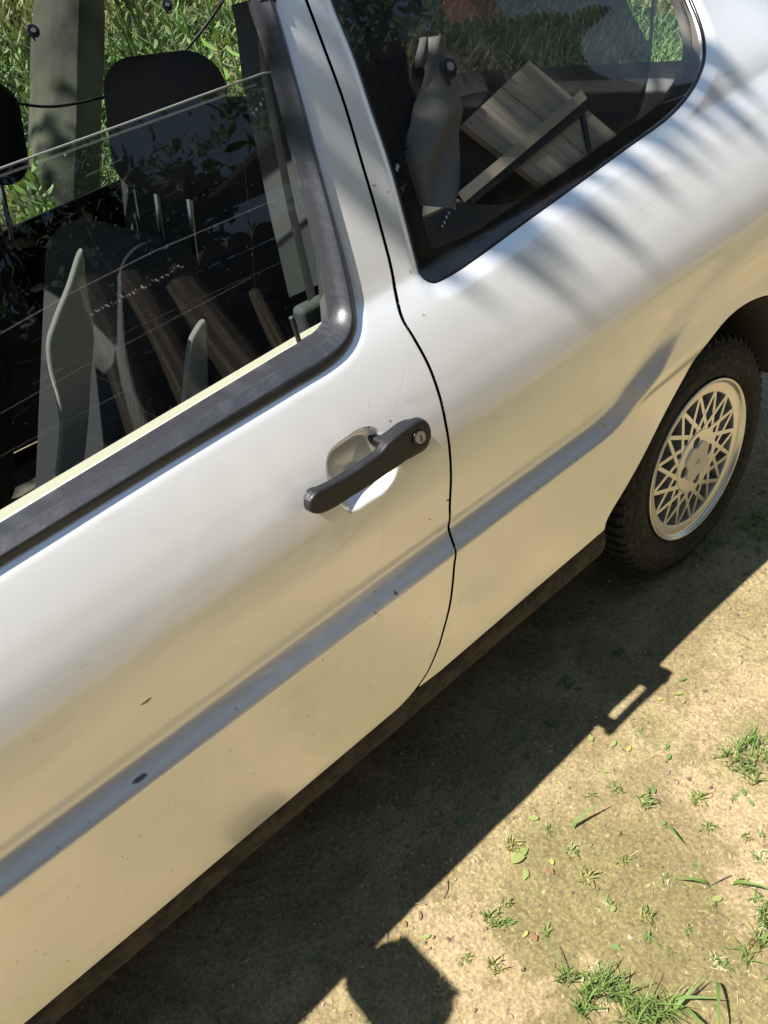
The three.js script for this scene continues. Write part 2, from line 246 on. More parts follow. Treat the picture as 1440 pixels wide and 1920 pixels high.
const loopO = smooth([...sO, [topO[0] + 0.015, topO[1] + 0.06], [topO[0] + 0.008, 1.405], [topO[0] - 0.05, 1.432], [-1.22, 1.42], [-1.29, 1.40], [-1.60, 1.0], [-1.635, 0.945], [-1.60, sO[0][1] - 0.008]], 0.008, true);
const doorLow = [[seam[seam.length - 1][0] - 0.035, 0.385], [seam[seam.length - 1][0] - 0.075, 0.362], [seam[seam.length - 1][0] - 0.10, 0.355]];
const doorPoly = [...seam, ...smooth([seam[seam.length - 1], ...doorLow], 0.008).slice(1), ...straight([doorLow[2], [-1.74, 0.355], [-1.78, 0.5], [-1.785, 0.7], [-1.76, 0.93], [-1.33, 1.435], [-1.2, yRoof(-1.2)], seam[0]], 0.012).slice(1, -1)];
const recPix = [[616, 875], [618, 858], [628, 843], [655, 822], [680, 807], [698, 805], [712, 812], [724, 832], [742, 872], [740, 890], [722, 918], [690, 940], [660, 957], [646, 950], [632, 925], [620, 902]];
const recPoly = smooth(path2(recPix), 0.003, true), recSdf = polySdf(recPoly);
const doorF = (x, y) => { let z = S(x, y); if (x > -1.03 && x < -0.8 && y > 0.68 && y < 0.92) { const d = -recSdf(x, y); z -= 0.026 * sstep(-0.0035, 0.0145, d) + 0.006 * sstep(0.01, 0.05, d); } return z; };
const RE = 0.0014, roll = (d, w, h) => { const t = clamp(1 - d / w, 0, 1); return h * t * t; };
const doorXs = spans([[-1.83, -1.65, 0.02], [-1.65, -1.04, 0.006], [-1.04, -0.84, 0.0022], [-0.84, -0.6, 0.005]]), doorYs = spans([[0.33, 0.57, 0.007], [0.57, 0.64, 0.0022], [0.64, 0.70, 0.006], [0.70, 0.90, 0.0022], [0.90, 0.99, 0.0028], [0.99, 1.48, 0.007]]);
const dOut = polySdf(doorPoly), dHole = polySdf(loopO);
const doorR = (x, y) => { const d = y > 0.86 ? dHole(x, y) : 1; return doorF(x, y) - roll(Math.max(0, d), 0.016, 0.0045); };
const doorGeo = merge([panel(doorXs, doorYs, doorR, (x, y) => Math.max(dOut(x, y), -dHole(x, y)) + RE + 0.0006), rim(doorPoly, S, RE, 0.0024), rim(loopO, doorR, RE, 0.02, true)]);
const door = part('door', car); mesh('door_panel', doorGeo, paintMarked, door);
const farDoor = part('door', car); mesh('door_panel', flip(doorGeo), paint, farDoor);

// quarter panel
const seamQ = seam.map((p, i) => { const a = seam[Math.max(0, i - 1)], b = seam[Math.min(seam.length - 1, i + 1)], dx = b[0] - a[0], dy = b[1] - a[1], l = Math.hypot(dx, dy), k = 0.0011 - 0.0006 * sstep(0.5, 0.40, p[1]); return [p[0] - dy / l * k, p[1] + dx / l * k]; });
const lipPix = [[1139, 976], [1180, 905], [1240, 790], [1280, 715], [1330, 640], [1380, 585], [1440, 556]];
const lip0 = path2(lipPix), lip = smooth([[lip0[0][0] - 0.004, 0.368], ...lip0, [0.235, 0.575], [0.315, 0.47], [0.352, 0.36]], 0.006);
const lowQ = smooth([seamQ[seamQ.length - 1], [seamQ[seamQ.length - 1][0] - 0.032, 0.388], [seamQ[seamQ.length - 1][0] - 0.066, 0.364]], 0.008).slice(1);
const quarterPoly = [...seamQ, ...lowQ, ...straight([lowQ[lowQ.length - 1], [lowQ[lowQ.length - 1][0] + 0.06, 0.3585], lip[0]], 0.01).slice(1, -1), ...lip, ...straight([lip[lip.length - 1], [0.56, 0.36], [0.60, 0.6], [0.585, 0.95], [0.34, yRoof(0.34)], seamQ[0]], 0.012).slice(1, -1)];
const rwPix = [[618, -40], [630, 0], [670, 100], [703, 200], [737, 300], [767, 407], [790, 495], [799, 520], [817, 532], [845, 523], [1008, 408], [1183, 280], [1262, 222], [1300, 181], [1323, 140], [1332, 105], [1330, 70], [1322, 40], [1306, 0], [1292, -32]];
const rwO = path2(rwPix), rwLoop = smooth([...rwO, [rwO[rwO.length - 1][0] - 0.06, 1.36], [rwO[rwO.length - 1][0] - 0.15, 1.405], [-0.35, 1.42], [rwO[0][0] + 0.05, 1.415], [rwO[0][0] + 0.02, 1.385]], 0.007, true);
const qOut = polySdf(quarterPoly), qHole = polySdf(rwLoop);
const quarterXs = spans([[-0.96, -0.5, 0.0055], [-0.5, 0.25, 0.0055], [0.25, 0.62, 0.012]]), quarterYs = spans([[0.34, 0.56, 0.006], [0.56, 0.80, 0.0035], [0.80, 0.92, 0.005], [0.92, 1.06, 0.0028], [1.06, 1.48, 0.006]]);
const quarterR = (x, y) => { const d = y > 0.9 ? qHole(x, y) : 1; return S(x, y) - roll(Math.max(0, d), 0.020, 0.0105); };
const quarterGeo = merge([panel(quarterXs, quarterYs, quarterR, (x, y) => Math.max(qOut(x, y), -qHole(x, y)) + RE + 0.0006), rim(quarterPoly, S, RE, 0.0024), rim(rwLoop, quarterR, RE, 0.012, true)]);
const quarter = part('quarter_panel', car); mesh('side_panel', quarterGeo, paintMarked, quarter);
const farQuarter = part('quarter_panel', car); mesh('side_panel', flip(quarterGeo), paint, farQuarter);

// front wing, simple
const wingPoly = straight([[-1.79, 0.93], [-1.79, 0.36], [-2.08, 0.36], [-2.11, 0.45], [-2.2, 0.56], [-2.32, 0.63], [-2.44, 0.65], [-2.56, 0.63], [-2.68, 0.56], [-2.77, 0.45], [-2.8, 0.36], [-3.02, 0.38], [-3.05, 0.62], [-2.95, 0.80], [-2.4, 0.86], [-1.9, 0.915]], 0.012);
const wOut = polySdf(wingPoly), wingGeo = merge([panel(spans([[-3.08, -1.77, 0.012]]), spans([[0.34, 0.95, 0.008]]), S, (x, y) => wOut(x, y) + RE + 0.0006), rim(wingPoly, S, RE, 0.02)]);
mesh('front_wing', wingGeo, paint, car); mesh('front_wing', flip(wingGeo), paint, car);

// body shell: roof, windscreen pillars, bonnet, tailgate, inner jambs
const across = (x, y, crown, n = 21, in_ = 0) => Array.from({ length: n }, (_, i) => { const u = i / (n - 1), z0 = S(x, y) - in_, z = lerp(z0, 2 * MID - z0, u); return V(x, y + crown * (1 - Math.pow(Math.abs(2 * u - 1), 3.2)), z); });
{
  const rows = []; for (let x = -1.30; x < 0.341; x += 0.06) rows.push(across(x, yRoof(x) + 0.003, 0.075 - 0.02 * Math.pow((x + 0.4) / 0.9, 2), 41));
  mesh('roof', loft(rows), paint, car);
  const lin = []; for (let x = -1.29; x < 0.36; x += 0.1) lin.push(across(x, yRoof(x) - 0.02, 0.06, 21, 0.03)); mesh('roof_lining', loft(lin), std(0.30, 0.29, 0.27, 0.95), car);
  const bon = []; for (let k = 0; k <= 12; k++) { const x = lerp(-1.93, -2.98, k / 12); bon.push(across(x, lerp(0.905, 0.79, k / 12) + 0.002, 0.06, 25)); } mesh('bonnet', loft(bon), paint, car);
  const nose = [0.79, 0.70, 0.6, 0.5, 0.4, 0.33].map((y, k) => across(-3.02 - 0.03 * Math.sin(k / 5 * Math.PI), y, 0, 21).map((p, i) => V(p.x - 0.14 * Math.sin(i / 20 * Math.PI), p.y, p.z))); mesh('front_bumper', loft(nose), blackPlastic, car);
  const ws = []; for (let k = 0; k <= 10; k++) { const t = k / 10, x = lerp(-1.31, -1.93, t), y = lerp(1.450, 0.945, t), z0 = S(x, y) - 0.035; ws.push(Array.from({ length: 21 }, (_, i) => { const u = i / 20, e = 1 - Math.pow(2 * u - 1, 2); return V(x - 0.10 * e, y + 0.05 * e * (1 - t * 0.6), lerp(z0, 2 * MID - z0, u)); })); }
  mesh('windscreen', loft(ws), glassMat, car);
  for (const f of [0, 1]) {
    const pil = [0, 0.25, 0.5, 0.75, 1].map((t) => { const x = lerp(-1.315, -1.95, t), y = lerp(1.455, 0.93, t), z = S(x, y); return [V(x + 0.02, y - 0.012, z - 0.004), V(x - 0.01, y + 0.004, z - 0.01), V(x - 0.035, y + 0.012, z - 0.045), V(x - 0.02, y - 0.01, z - 0.075)]; });
    const g = loft(pil); mesh('windscreen_pillar', f ? flip(g) : g, paint, car);
  }
  // tailgate with rear window
  const rear = (y) => y < 0.95 ? 0.60 : lerp(0.585, 0.34, (y - 0.95) / 0.49);
  const strip = (y0, y1, n, inset, bulge, mat, name, dx = 0) => { const rows2 = []; for (let k = 0; k <= n; k++) { const y = lerp(y0, y1, k / n), x = rear(y) + dx, z0 = S(Math.min(x, 0.6), Math.min(y, 1.44)) - inset; rows2.push(Array.from({ length: 21 }, (_, i) => { const u = i / 20; return V(x + bulge * (1 - Math.pow(2 * u - 1, 4)), y, lerp(z0, 2 * MID - z0, u)); })); } mesh(name, loft(rows2), mat, car); };
  strip(0.62, 0.97, 6, 0.002, 0.05, paint, 'tailgate'); strip(0.98, 1.38, 8, 0.06, 0.045, glassMat, 'rear_window'); strip(1.38, 1.445, 3, 0.002, 0.047, paint, 'tailgate'); strip(0.33, 0.61, 5, -0.01, 0.09, blackPlastic, 'rear_bumper', 0.01);
  // jambs: the dark inner skin behind the panel gaps
  const inner = (x, y) => S(x, y) - 0.0019;
  const jamb = panel(spans([[-0.95, -0.55, 0.004]]), spans([[0.36, 0.57, 0.006], [0.57, 0.65, 0.0025], [0.65, 1.46, 0.006]]), inner, (x, y) => { const a = Math.abs(x - seam.reduce((q, p) => Math.abs(p[1] - y) < Math.abs(q[1] - y) ? p : q, seam[0])[0]) - 0.035; return a; }), hinge = panel(spans([[-1.85, -1.70, 0.02]]), spans([[0.36, 0.92, 0.02]]), (x, y) => S(x, y) - 0.006, () => -1);
  mesh('door_jamb', jamb, paint, car); mesh('door_jamb', flip(jamb), paint, car); mesh('hinge_jamb', hinge, paint, car); mesh('hinge_jamb', flip(hinge), paint, car);
}
// sill and underbody
{
  const prof = [[0.364, 0.002], [0.360, 0.014], [0.352, 0.0185], [0.340, 0.0155], [0.332, 0.020], [0.318, 0.0205], [0.295, 0.017], [0.276, 0.009], [0.266, -0.006], [0.262, -0.03], [0.262, -0.08]];
  const rows = [], n = 60; for (let k = 0; k <= n; k++) { const x = lerp(-2.05, -0.372, k / n); rows.push(prof.map(([y, z]) => V(x, y + (fbm(x * 20, y * 60, 2) - 0.5) * 0.003, z))); }
  rows.push(prof.map(([y, z]) => V(-0.369, lerp(y, 0.315, 0.12), z - 0.006)), prof.map(([y]) => V(-0.371, lerp(y, 0.315, 0.3), -0.07)));
  const dirt = dataTex(512, (u, v) => { const n1 = fbm(u * 30, v * 8 + 3, 4, 0), n2 = vnoise(u * 180, v * 60), d = sstep(0.35, 0.75, n1) * 0.55 + (n2 > 0.9 ? 0.3 : 0) + 0.2 * vnoise(u * 90, v * 50); return [lerp(0.33, 0.13, d), lerp(0.30, 0.125, d), lerp(0.25, 0.12, d)]; }, true); dirt.wrapS = dirt.wrapT = THREE.RepeatWrapping;
  const g = loft(rows); const u = g.attributes.uv, p = g.attributes.position; for (let i = 0; i < u.count; i++) u.setXY(i, p.getX(i) * 2, p.getY(i) * 8);
  mesh('sill', g, std(0.75, 0.75, 0.75, 0.9, { map: dirt, bumpMap: dirt, bumpScale: 0.002 }), car); mesh('sill', flip(g), blackPlastic, car);
  const line = loft([...Array(40)].map((_, k) => { const x = lerp(-1.76, -0.372, k / 39); return [V(x, 0.3665, 0.004), V(x, 0.3605, 0.0165), V(x, 0.349, 0.0205), V(x, 0.3425, 0.0165)]; })); mesh('sill_trim', line, blackPlastic, car);
  mesh('underbody', new THREE.BoxGeometry(3.1, 0.07, 1.43).translate(-1.28, 0.31, MID), under, car);
  mesh('firewall', new THREE.BoxGeometry(0.05, 0.55, 1.36).translate(-1.95, 0.62, MID), under, car);
  mesh('boot_floor', new THREE.BoxGeometry(0.9, 0.03, 1.2).translate(0.12, 0.62, MID), under, car);
  mesh('dashboard', new RoundedBoxGeometry(0.38, 0.26, 1.34, 3, 0.06).translate(-1.78, 0.82, MID), dark, car);
  for (const wx of [WHEEL[0], FRONT[0]]) for (const f of [0, 1]) {
    const rows3 = []; for (const z of [0.012, -0.05, -0.3]) rows3.push(Array.from({ length: 33 }, (_, i) => { const a = lerp(0.06, Math.PI - 0.06, i / 32); return V(wx + Math.cos(a) * 0.362, 0.305 + Math.sin(a) * 0.362, z); }));
    const a = loft(rows3), b = new THREE.CircleGeometry(0.365, 32, 0, Math.PI).translate(wx, 0.305, -0.3), w = merge([a, b]); mesh('wheel_well', f ? flip(w) : w, under, car);
  }
}

// ───────── door: seal, glass, trim, handle ─────────
{
  // rubber seal: lower run and rear upright, from the outer to the inner outline with a ridge between them
  const n = 150, cO = new THREE.CatmullRomCurve3(sO.map(([x, y]) => V(x, y, 0)), false, 'centripetal'), cI = new THREE.CatmullRomCurve3(sI.map(([x, y]) => V(x, y, 0)), false, 'centripetal');
  const outP = [], inP = []; for (let i = 0; i <= n; i++) { const t = i / n; outP.push(cO.getPoint(t)); inP.push(cI.getPoint(t)); }
  const e0 = outP[0], i0 = inP[0]; outP.unshift(V(-1.62, e0.y - 0.011, 0)); inP.unshift(V(-1.60, i0.y - 0.011, 0));
  const prof = [[-0.05, -0.008], [-0.045, -0.0025], [0.0, 0.001], [0.05, 0.0035], [0.16, 0.0058], [0.30, 0.0085], [0.44, 0.0105], [0.50, 0.0112], [0.56, 0.0108], [0.70, 0.0072], [0.84, 0.0028], [0.94, -0.003], [1.0, -0.010], [1.005, -0.028]];
  const rows = prof.map(([k, h]) => outP.map((a, i) => { const b = inP[i], x = lerp(a.x, b.x, k), y = lerp(a.y, b.y, k), N = norm3(S, a.x, a.y); return V(x, y, lerp(S(a.x, a.y), S(b.x, b.y), clamp(k, -0.1, 1)) + h * (k > 0.99 ? 1 : 1) + 0 * N[0]); }));
  const g = loft(rows); { const u = g.attributes.uv; for (let i = 0; i < u.count; i++) u.setXY(i, u.getX(i) * 6, u.getY(i) * 0.35); }
  mesh('window_seal', g, rubber, door); mesh('window_seal', flip(g), rubber, farDoor);
  // upper and front run of the seal, out of frame
  const tO = outP[outP.length - 1]; const over = tube([[tO.x - 0.008, tO.y], [tO.x + 0.004, tO.y + 0.06], [tO.x - 0.004, 1.395], [tO.x - 0.06, 1.422], [-1.22, 1.41], [-1.28, 1.39], [-1.59, 0.995], [-1.62, e0.y + 0.005]].map(([x, y]) => V(x, y, S(x, y) + 0.001)), 0.012, 8, 60); mesh('window_seal', over, rubber, door); mesh('window_seal', flip(over), rubber, farDoor);
  // half-lowered pane
  const GF = (x, y) => S(x, y) - 0.026, gl = (y) => y;
  const flat = (x, y) => { const yy = y - beltRise(x); return -0.070 - 0.452 * (yy - 0.94) - 0.03 + 0.006 * Math.sin((yy - 0.94) * 5); };
  const topPix = [[-90, 350], [0, 316], [125, 271], [250, 226], [375, 180], [470, 146], [497, 137], [515, 136], [530, 146], [538, 170]];
  const top = path2(topPix, 0, flat), low = [[top[9][0] + 0.015, top[9][1] - 0.05], [-0.765, 0.96], [-0.76, 0.905], [-1.62, 0.87], [-1.60, 0.98], [-1.49, 1.11]];
  const paneSdf = polySdf([...smooth(top, 0.006), ...low]);
  const pane = panel(spans([[-1.66, -0.6, 0.02]]), spans([[0.85, 1.31, 0.015]]), flat, paneSdf);
  mesh('window_glass', pane, glassMat, door);
  mesh('glass_edge', tube(smooth(top, 0.02).map(([x, y]) => V(x, y, flat(x, y))), 0.0014, 6, 120), phys(0.40, 0.43, 0.41, { transmission: 0.45, roughness: 0.35, thickness: 0 }), door);
  // dried drips, scratches and wiper lines on the pane
  const c = document.createElement('canvas'); c.width = 1024; c.height = 512; const k = c.getContext('2d'); k.clearRect(0, 0, 1024, 512); const gx0 = -1.4, gx1 = -0.65, gy0 = 0.88, gy1 = 1.3, r = rng(11);
  const P = (a, b) => { const p = onS(a, b, 0, flat); return [(p.x - gx0) / (gx1 - gx0) * 1024, (gy1 - p.y) / (gy1 - gy0) * 512]; };
  const line = (pts, w, al) => { k.globalAlpha = al * 0.28; k.strokeStyle = '#d8d8d0'; k.lineWidth = w; k.beginPath(); pts.forEach(([a, b], i) => { const q = P(a, b); i ? k.lineTo(...q) : k.moveTo(...q); }); k.stroke(); };
  line([[0, 625], [140, 545], [290, 470], [420, 415], [520, 372]], 1.6, 0.34); line([[0, 775], [150, 690], [330, 595], [470, 520]], 1.2, 0.2); line([[0, 855], [120, 790], [230, 735]], 1.2, 0.18); line([[60, 720], [260, 610], [530, 490]], 1, 0.15); line([[160, 330], [228, 298]], 1.2, 0.35);
  line([[0, 330], [250, 240], [480, 158]], 3.2, 0.3); line([[170, 700], [240, 730], [270, 770], [310, 790]], 1, 0.3); line([[165, 815], [215, 842]], 1, 0.35); line([[170, 822], [218, 848]], 1, 0.3); line([[455, 300], [470, 430], [478, 560]], 1, 0.12);
  k.fillStyle = '#d4d4cc'; for (let i = 0; i < 46; i++) { const t = i / 46, a = 170 + t * 175, b = 590 - t * 95 + (r() - 0.5) * 9; const q = P(a, b); k.globalAlpha = 0.15 + 0.25 * r(); k.beginPath(); k.arc(...q, 0.5 + 1.3 * r() * (t > 0.3 && t < 0.6 ? 1.4 : 0.8), 0, 7); k.fill(); }
  for (const [a, b, s] of [[488, 195, 3.4], [480, 205, 2.6], [474, 212, 1.8], [492, 186, 1.6], [121, 290, 2]]) { k.globalAlpha = 0.4; k.beginPath(); k.arc(...P(a, b), s * 0.8, 0, 7); k.fill(); }
  for (let i = 0; i < 420; i++) { k.globalAlpha = 0.15 + 0.4 * r(); k.beginPath(); k.arc(r() * 1024, r() * 512, 0.3 + 0.6 * r() * r(), 0, 7); k.fill(); }
  for (let i = 0; i < 90; i++) { const a = 20 + r() * 560, b = 985 - a * 0.6 - 8; line([[a, b], [a + 2, b - 8 - 20 * r()]], 0.8, 0.25); }
  for (let i = 0; i < 60; i++) { const a = r() * 520, b = 300 + r() * 500; line([[a, b], [a + 10 + 50 * r(), b - (6 + 30 * r())]], 0.6, 0.08); }
  const t = new THREE.CanvasTexture(c); t.colorSpace = THREE.SRGBColorSpace; t.repeat.set(1 / (gx1 - gx0), 1 / (gy1 - gy0)); t.offset.set(-gx0 / (gx1 - gx0), -gy0 / (gy1 - gy0));
  const grime = panel(spans([[gx0 + 0.004, gx1 - 0.004, 0.02]]), spans([[gy0 + 0.004, gy1 - 0.004, 0.015]]), (x, y) => flat(x, y) + 0.0012, paneSdf);
  mesh('dried_grime', grime, std(1, 1, 1, 0.9, { map: t, transparent: true }), door);
  // inner trim with its pale top, lock peg, inner skin
  const lo = [], hi = [], bk = [], dn = []; for (let i = 0; i <= 40; i++) { const x = lerp(-1.62, -0.80, i / 40), w = sstep(1, 0.93, i / 40); const y = lerp(0.9165, 0.9435, (x + 1.304) / 0.489) ; lo.push(V(x, y - 0.004, -0.094)); hi.push(V(x, y + 0.0025, -0.098)); bk.push(V(x, y + 0.0045, -0.116 - 0.003 * w)); dn.push(V(x, y - 0.07, -0.155)); }
  mesh('door_trim_cap', loft([lo, hi, bk]), cream, door); mesh('door_trim', loft([bk, dn, dn.map((p) => V(p.x, 0.4, -0.17))]), dark, door);
  const skin = loft([[-1.75, 0.40], [-1.75, 0.9]].map(([x, y]) => [V(x, y, -0.06 - (y > 0.5 ? 0.02 : 0)), V(-0.8, y, -0.06 - (y > 0.5 ? 0.02 : 0))])); mesh('inner_skin', skin, dark, door); mesh('inner_skin', flip(skin), dark, farDoor);
  const a = V(-0.862, 0.938, -0.10), b = V(-0.861, 0.979, -0.104); const pts = [[0, 0.0435], [0.0032, 0.043], [0.0046, 0.041]]; for (let i = 0; i < 8; i++) pts.push([0.0046 - 0.0012 * (i % 2), 0.040 - i * 0.0022]); pts.push([0.0036, 0.018], [0.0036, 0.006], [0.008, 0.004], [0.0085, 0]);
  const peg = new THREE.LatheGeometry(pts.reverse().map(([x, y]) => new THREE.Vector2(x, y)), 14); peg.applyQuaternion(new THREE.Quaternion().setFromUnitVectors(V(0, 1, 0), b.clone().sub(a).normalize())); peg.translate(a.x, a.y, a.z); mesh('lock_peg', peg, blackPlastic, door);
  // glass channel and pillar lining behind the seal
  const chan = (pxA, pxB, off, mat, name) => { const A = pxA.map(([p, q]) => onS(p, q, off)), B = pxB.map(([p, q]) => onS(p, q, off - 0.004)); mesh(name, loft([A, B]), mat, door); };
  chan([[486, 0], [533, 140], [577, 320], [617, 480], [633, 600]], [[470, 0], [517, 140], [560, 320], [598, 480], [616, 600]], -0.012, dark, 'glass_channel');
  chan([[474, -10], [519, 136], [562, 318], [600, 480], [620, 612]], [[472, -10], [514, 136], [555, 318], [592, 480], [606, 640]], -0.034, std(0.10, 0.108, 0.10, 0.6), 'glass_channel');
  chan([[484, -5], [531, 138], [576, 320], [616, 480], [630, 596]], [[481, -5], [528, 138], [573, 320], [613, 480], [629, 604]], -0.011, std(0.30, 0.32, 0.34, 0.5), 'channel_lip');
  // door handle
  const hz = 0.056, hp = [[582, 953], [584, 940], [593, 927], [608, 918], [630, 907], [660, 889], [692, 867], [716, 849], [730, 832], [750, 815], [775, 797], [792, 788], [803, 790], [810, 801], [812, 815], [808, 831], [796, 845], [776, 858], [739, 884], [699, 911], [659, 936], [625, 957], [602, 966], [587, 963]].map(([p, q]) => atZ(p, q, hz));
  const shape = (pts, grow = 0) => { const q = smooth(pts.map((p) => [p.x, p.y]), 0.004, true); return new THREE.Shape(q.map(([x, y]) => new THREE.Vector2(x, y))); };
  const bend = (g2, f) => { const p = g2.attributes.position; for (let i = 0; i < p.count; i++) p.setZ(i, p.getZ(i) + f(p.getX(i), p.getY(i))); g2.computeVertexNormals(); return g2; };
  const bow = () => 0;
  const ex = (pts, depth, bev, z) => new THREE.ExtrudeGeometry(shape(pts), { depth, bevelEnabled: true, bevelThickness: bev, bevelSize: bev * 0.8, bevelOffset: -bev * 0.8, bevelSegments: 5, curveSegments: 4 }).translate(0, 0, z);
  const handle = merge([bend(ex(hp, 0.002, 0.0055, 0.0475), bow)]);
  mesh('door_handle', handle, blackPlastic, door);
  mesh('handle_grip_back', bend(ex(hp.map((p) => { const c2 = V(-0.894, 0.818, 0); return V(c2.x + (p.x - c2.x) * 1.003, c2.y + (p.y - c2.y) * 1.01, 0); }), 0.002, 0.0025, 0.0425), bow), blackPlastic, door);
  const foot = (pix, z0, z1) => { const pts = pix.map(([p, q]) => atZ(p, q, 0.04)); return ex(pts, z1 - z0, 0.003, z0); };
  mesh('handle_mount', foot([[730, 838], [752, 818], [778, 800], [798, 796], [803, 812], [797, 836], [776, 852], [750, 862]], -0.005, 0.043), blackPlastic, door);
  mesh('handle_mount', foot([[588, 950], [596, 932], [614, 924], [626, 930], [616, 950], [598, 960]], -0.002, 0.043), blackPlastic, door);
  const lk = atZ(789, 822, 0.0592), disc = (r2, h, z, seg = 28) => new THREE.CylinderGeometry(r2, r2, h, seg).rotateX(Math.PI / 2).rotateX(0.22).translate(lk.x, lk.y, lk.z + z);
  mesh('lock_surround', merge([new THREE.TorusGeometry(0.0103, 0.0015, 8, 30).rotateX(-0.22).translate(lk.x, lk.y, lk.z - 0.0015)]), fritMat, door);
  mesh('lock_cylinder', new THREE.CylinderGeometry(0.0090, 0.0090, 0.012, 28).rotateX(Math.PI / 2 - 0.3).translate(lk.x, lk.y, lk.z - 0.0058), std(0.62, 0.61, 0.58, 0.35, { metalness: 0.9 }), door);
  mesh('key_slot', new THREE.BoxGeometry(0.0016, 0.0085, 0.002).rotateZ(-0.25).rotateX(-0.3).translate(lk.x, lk.y, lk.z + 0.0002), fritMat, door);
  // wing mirror, out of frame; it casts the rounded shadow on the dirt
  const mir = part('wing_mirror', car); mesh('mirror_housing', new RoundedBoxGeometry(0.085, 0.125, 0.165, 4, 0.035).translate(-1.72, 1.0, 0.078), paint, mir); mesh('mirror_arm', new RoundedBoxGeometry(0.06, 0.05, 0.09, 3, 0.02).translate(-1.71, 0.955, -0.02), blackPlastic, mir); mesh('mirror_glass', new THREE.BoxGeometry(0.004, 0.095, 0.13).translate(-1.6765, 1.0, 0.078), chrome, mir);
  const m2 = part('wing_mirror', car); mesh('mirror_housing', flip(new RoundedBoxGeometry(0.085, 0.125, 0.165, 4, 0.035).translate(-1.72, 1.0, 0.078)), paint, m2); mesh('mirror_arm', flip(new RoundedBoxGeometry(0.06, 0.05, 0.09, 3, 0.02).translate(-1.71, 0.955, -0.02)), blackPlastic, m2);
  const tri = loft([[V(-1.76, 0.94, S(-1.76, 0.94) - 0.004), V(-1.62, 0.94, S(-1.62, 0.94) - 0.004)], [V(-1.62, 1.06, S(-1.62, 1.06) - 0.004), V(-1.6, 1.05, S(-1.6, 1.05) - 0.004)]]); mesh('mirror_base', tri, blackPlastic, door);
}

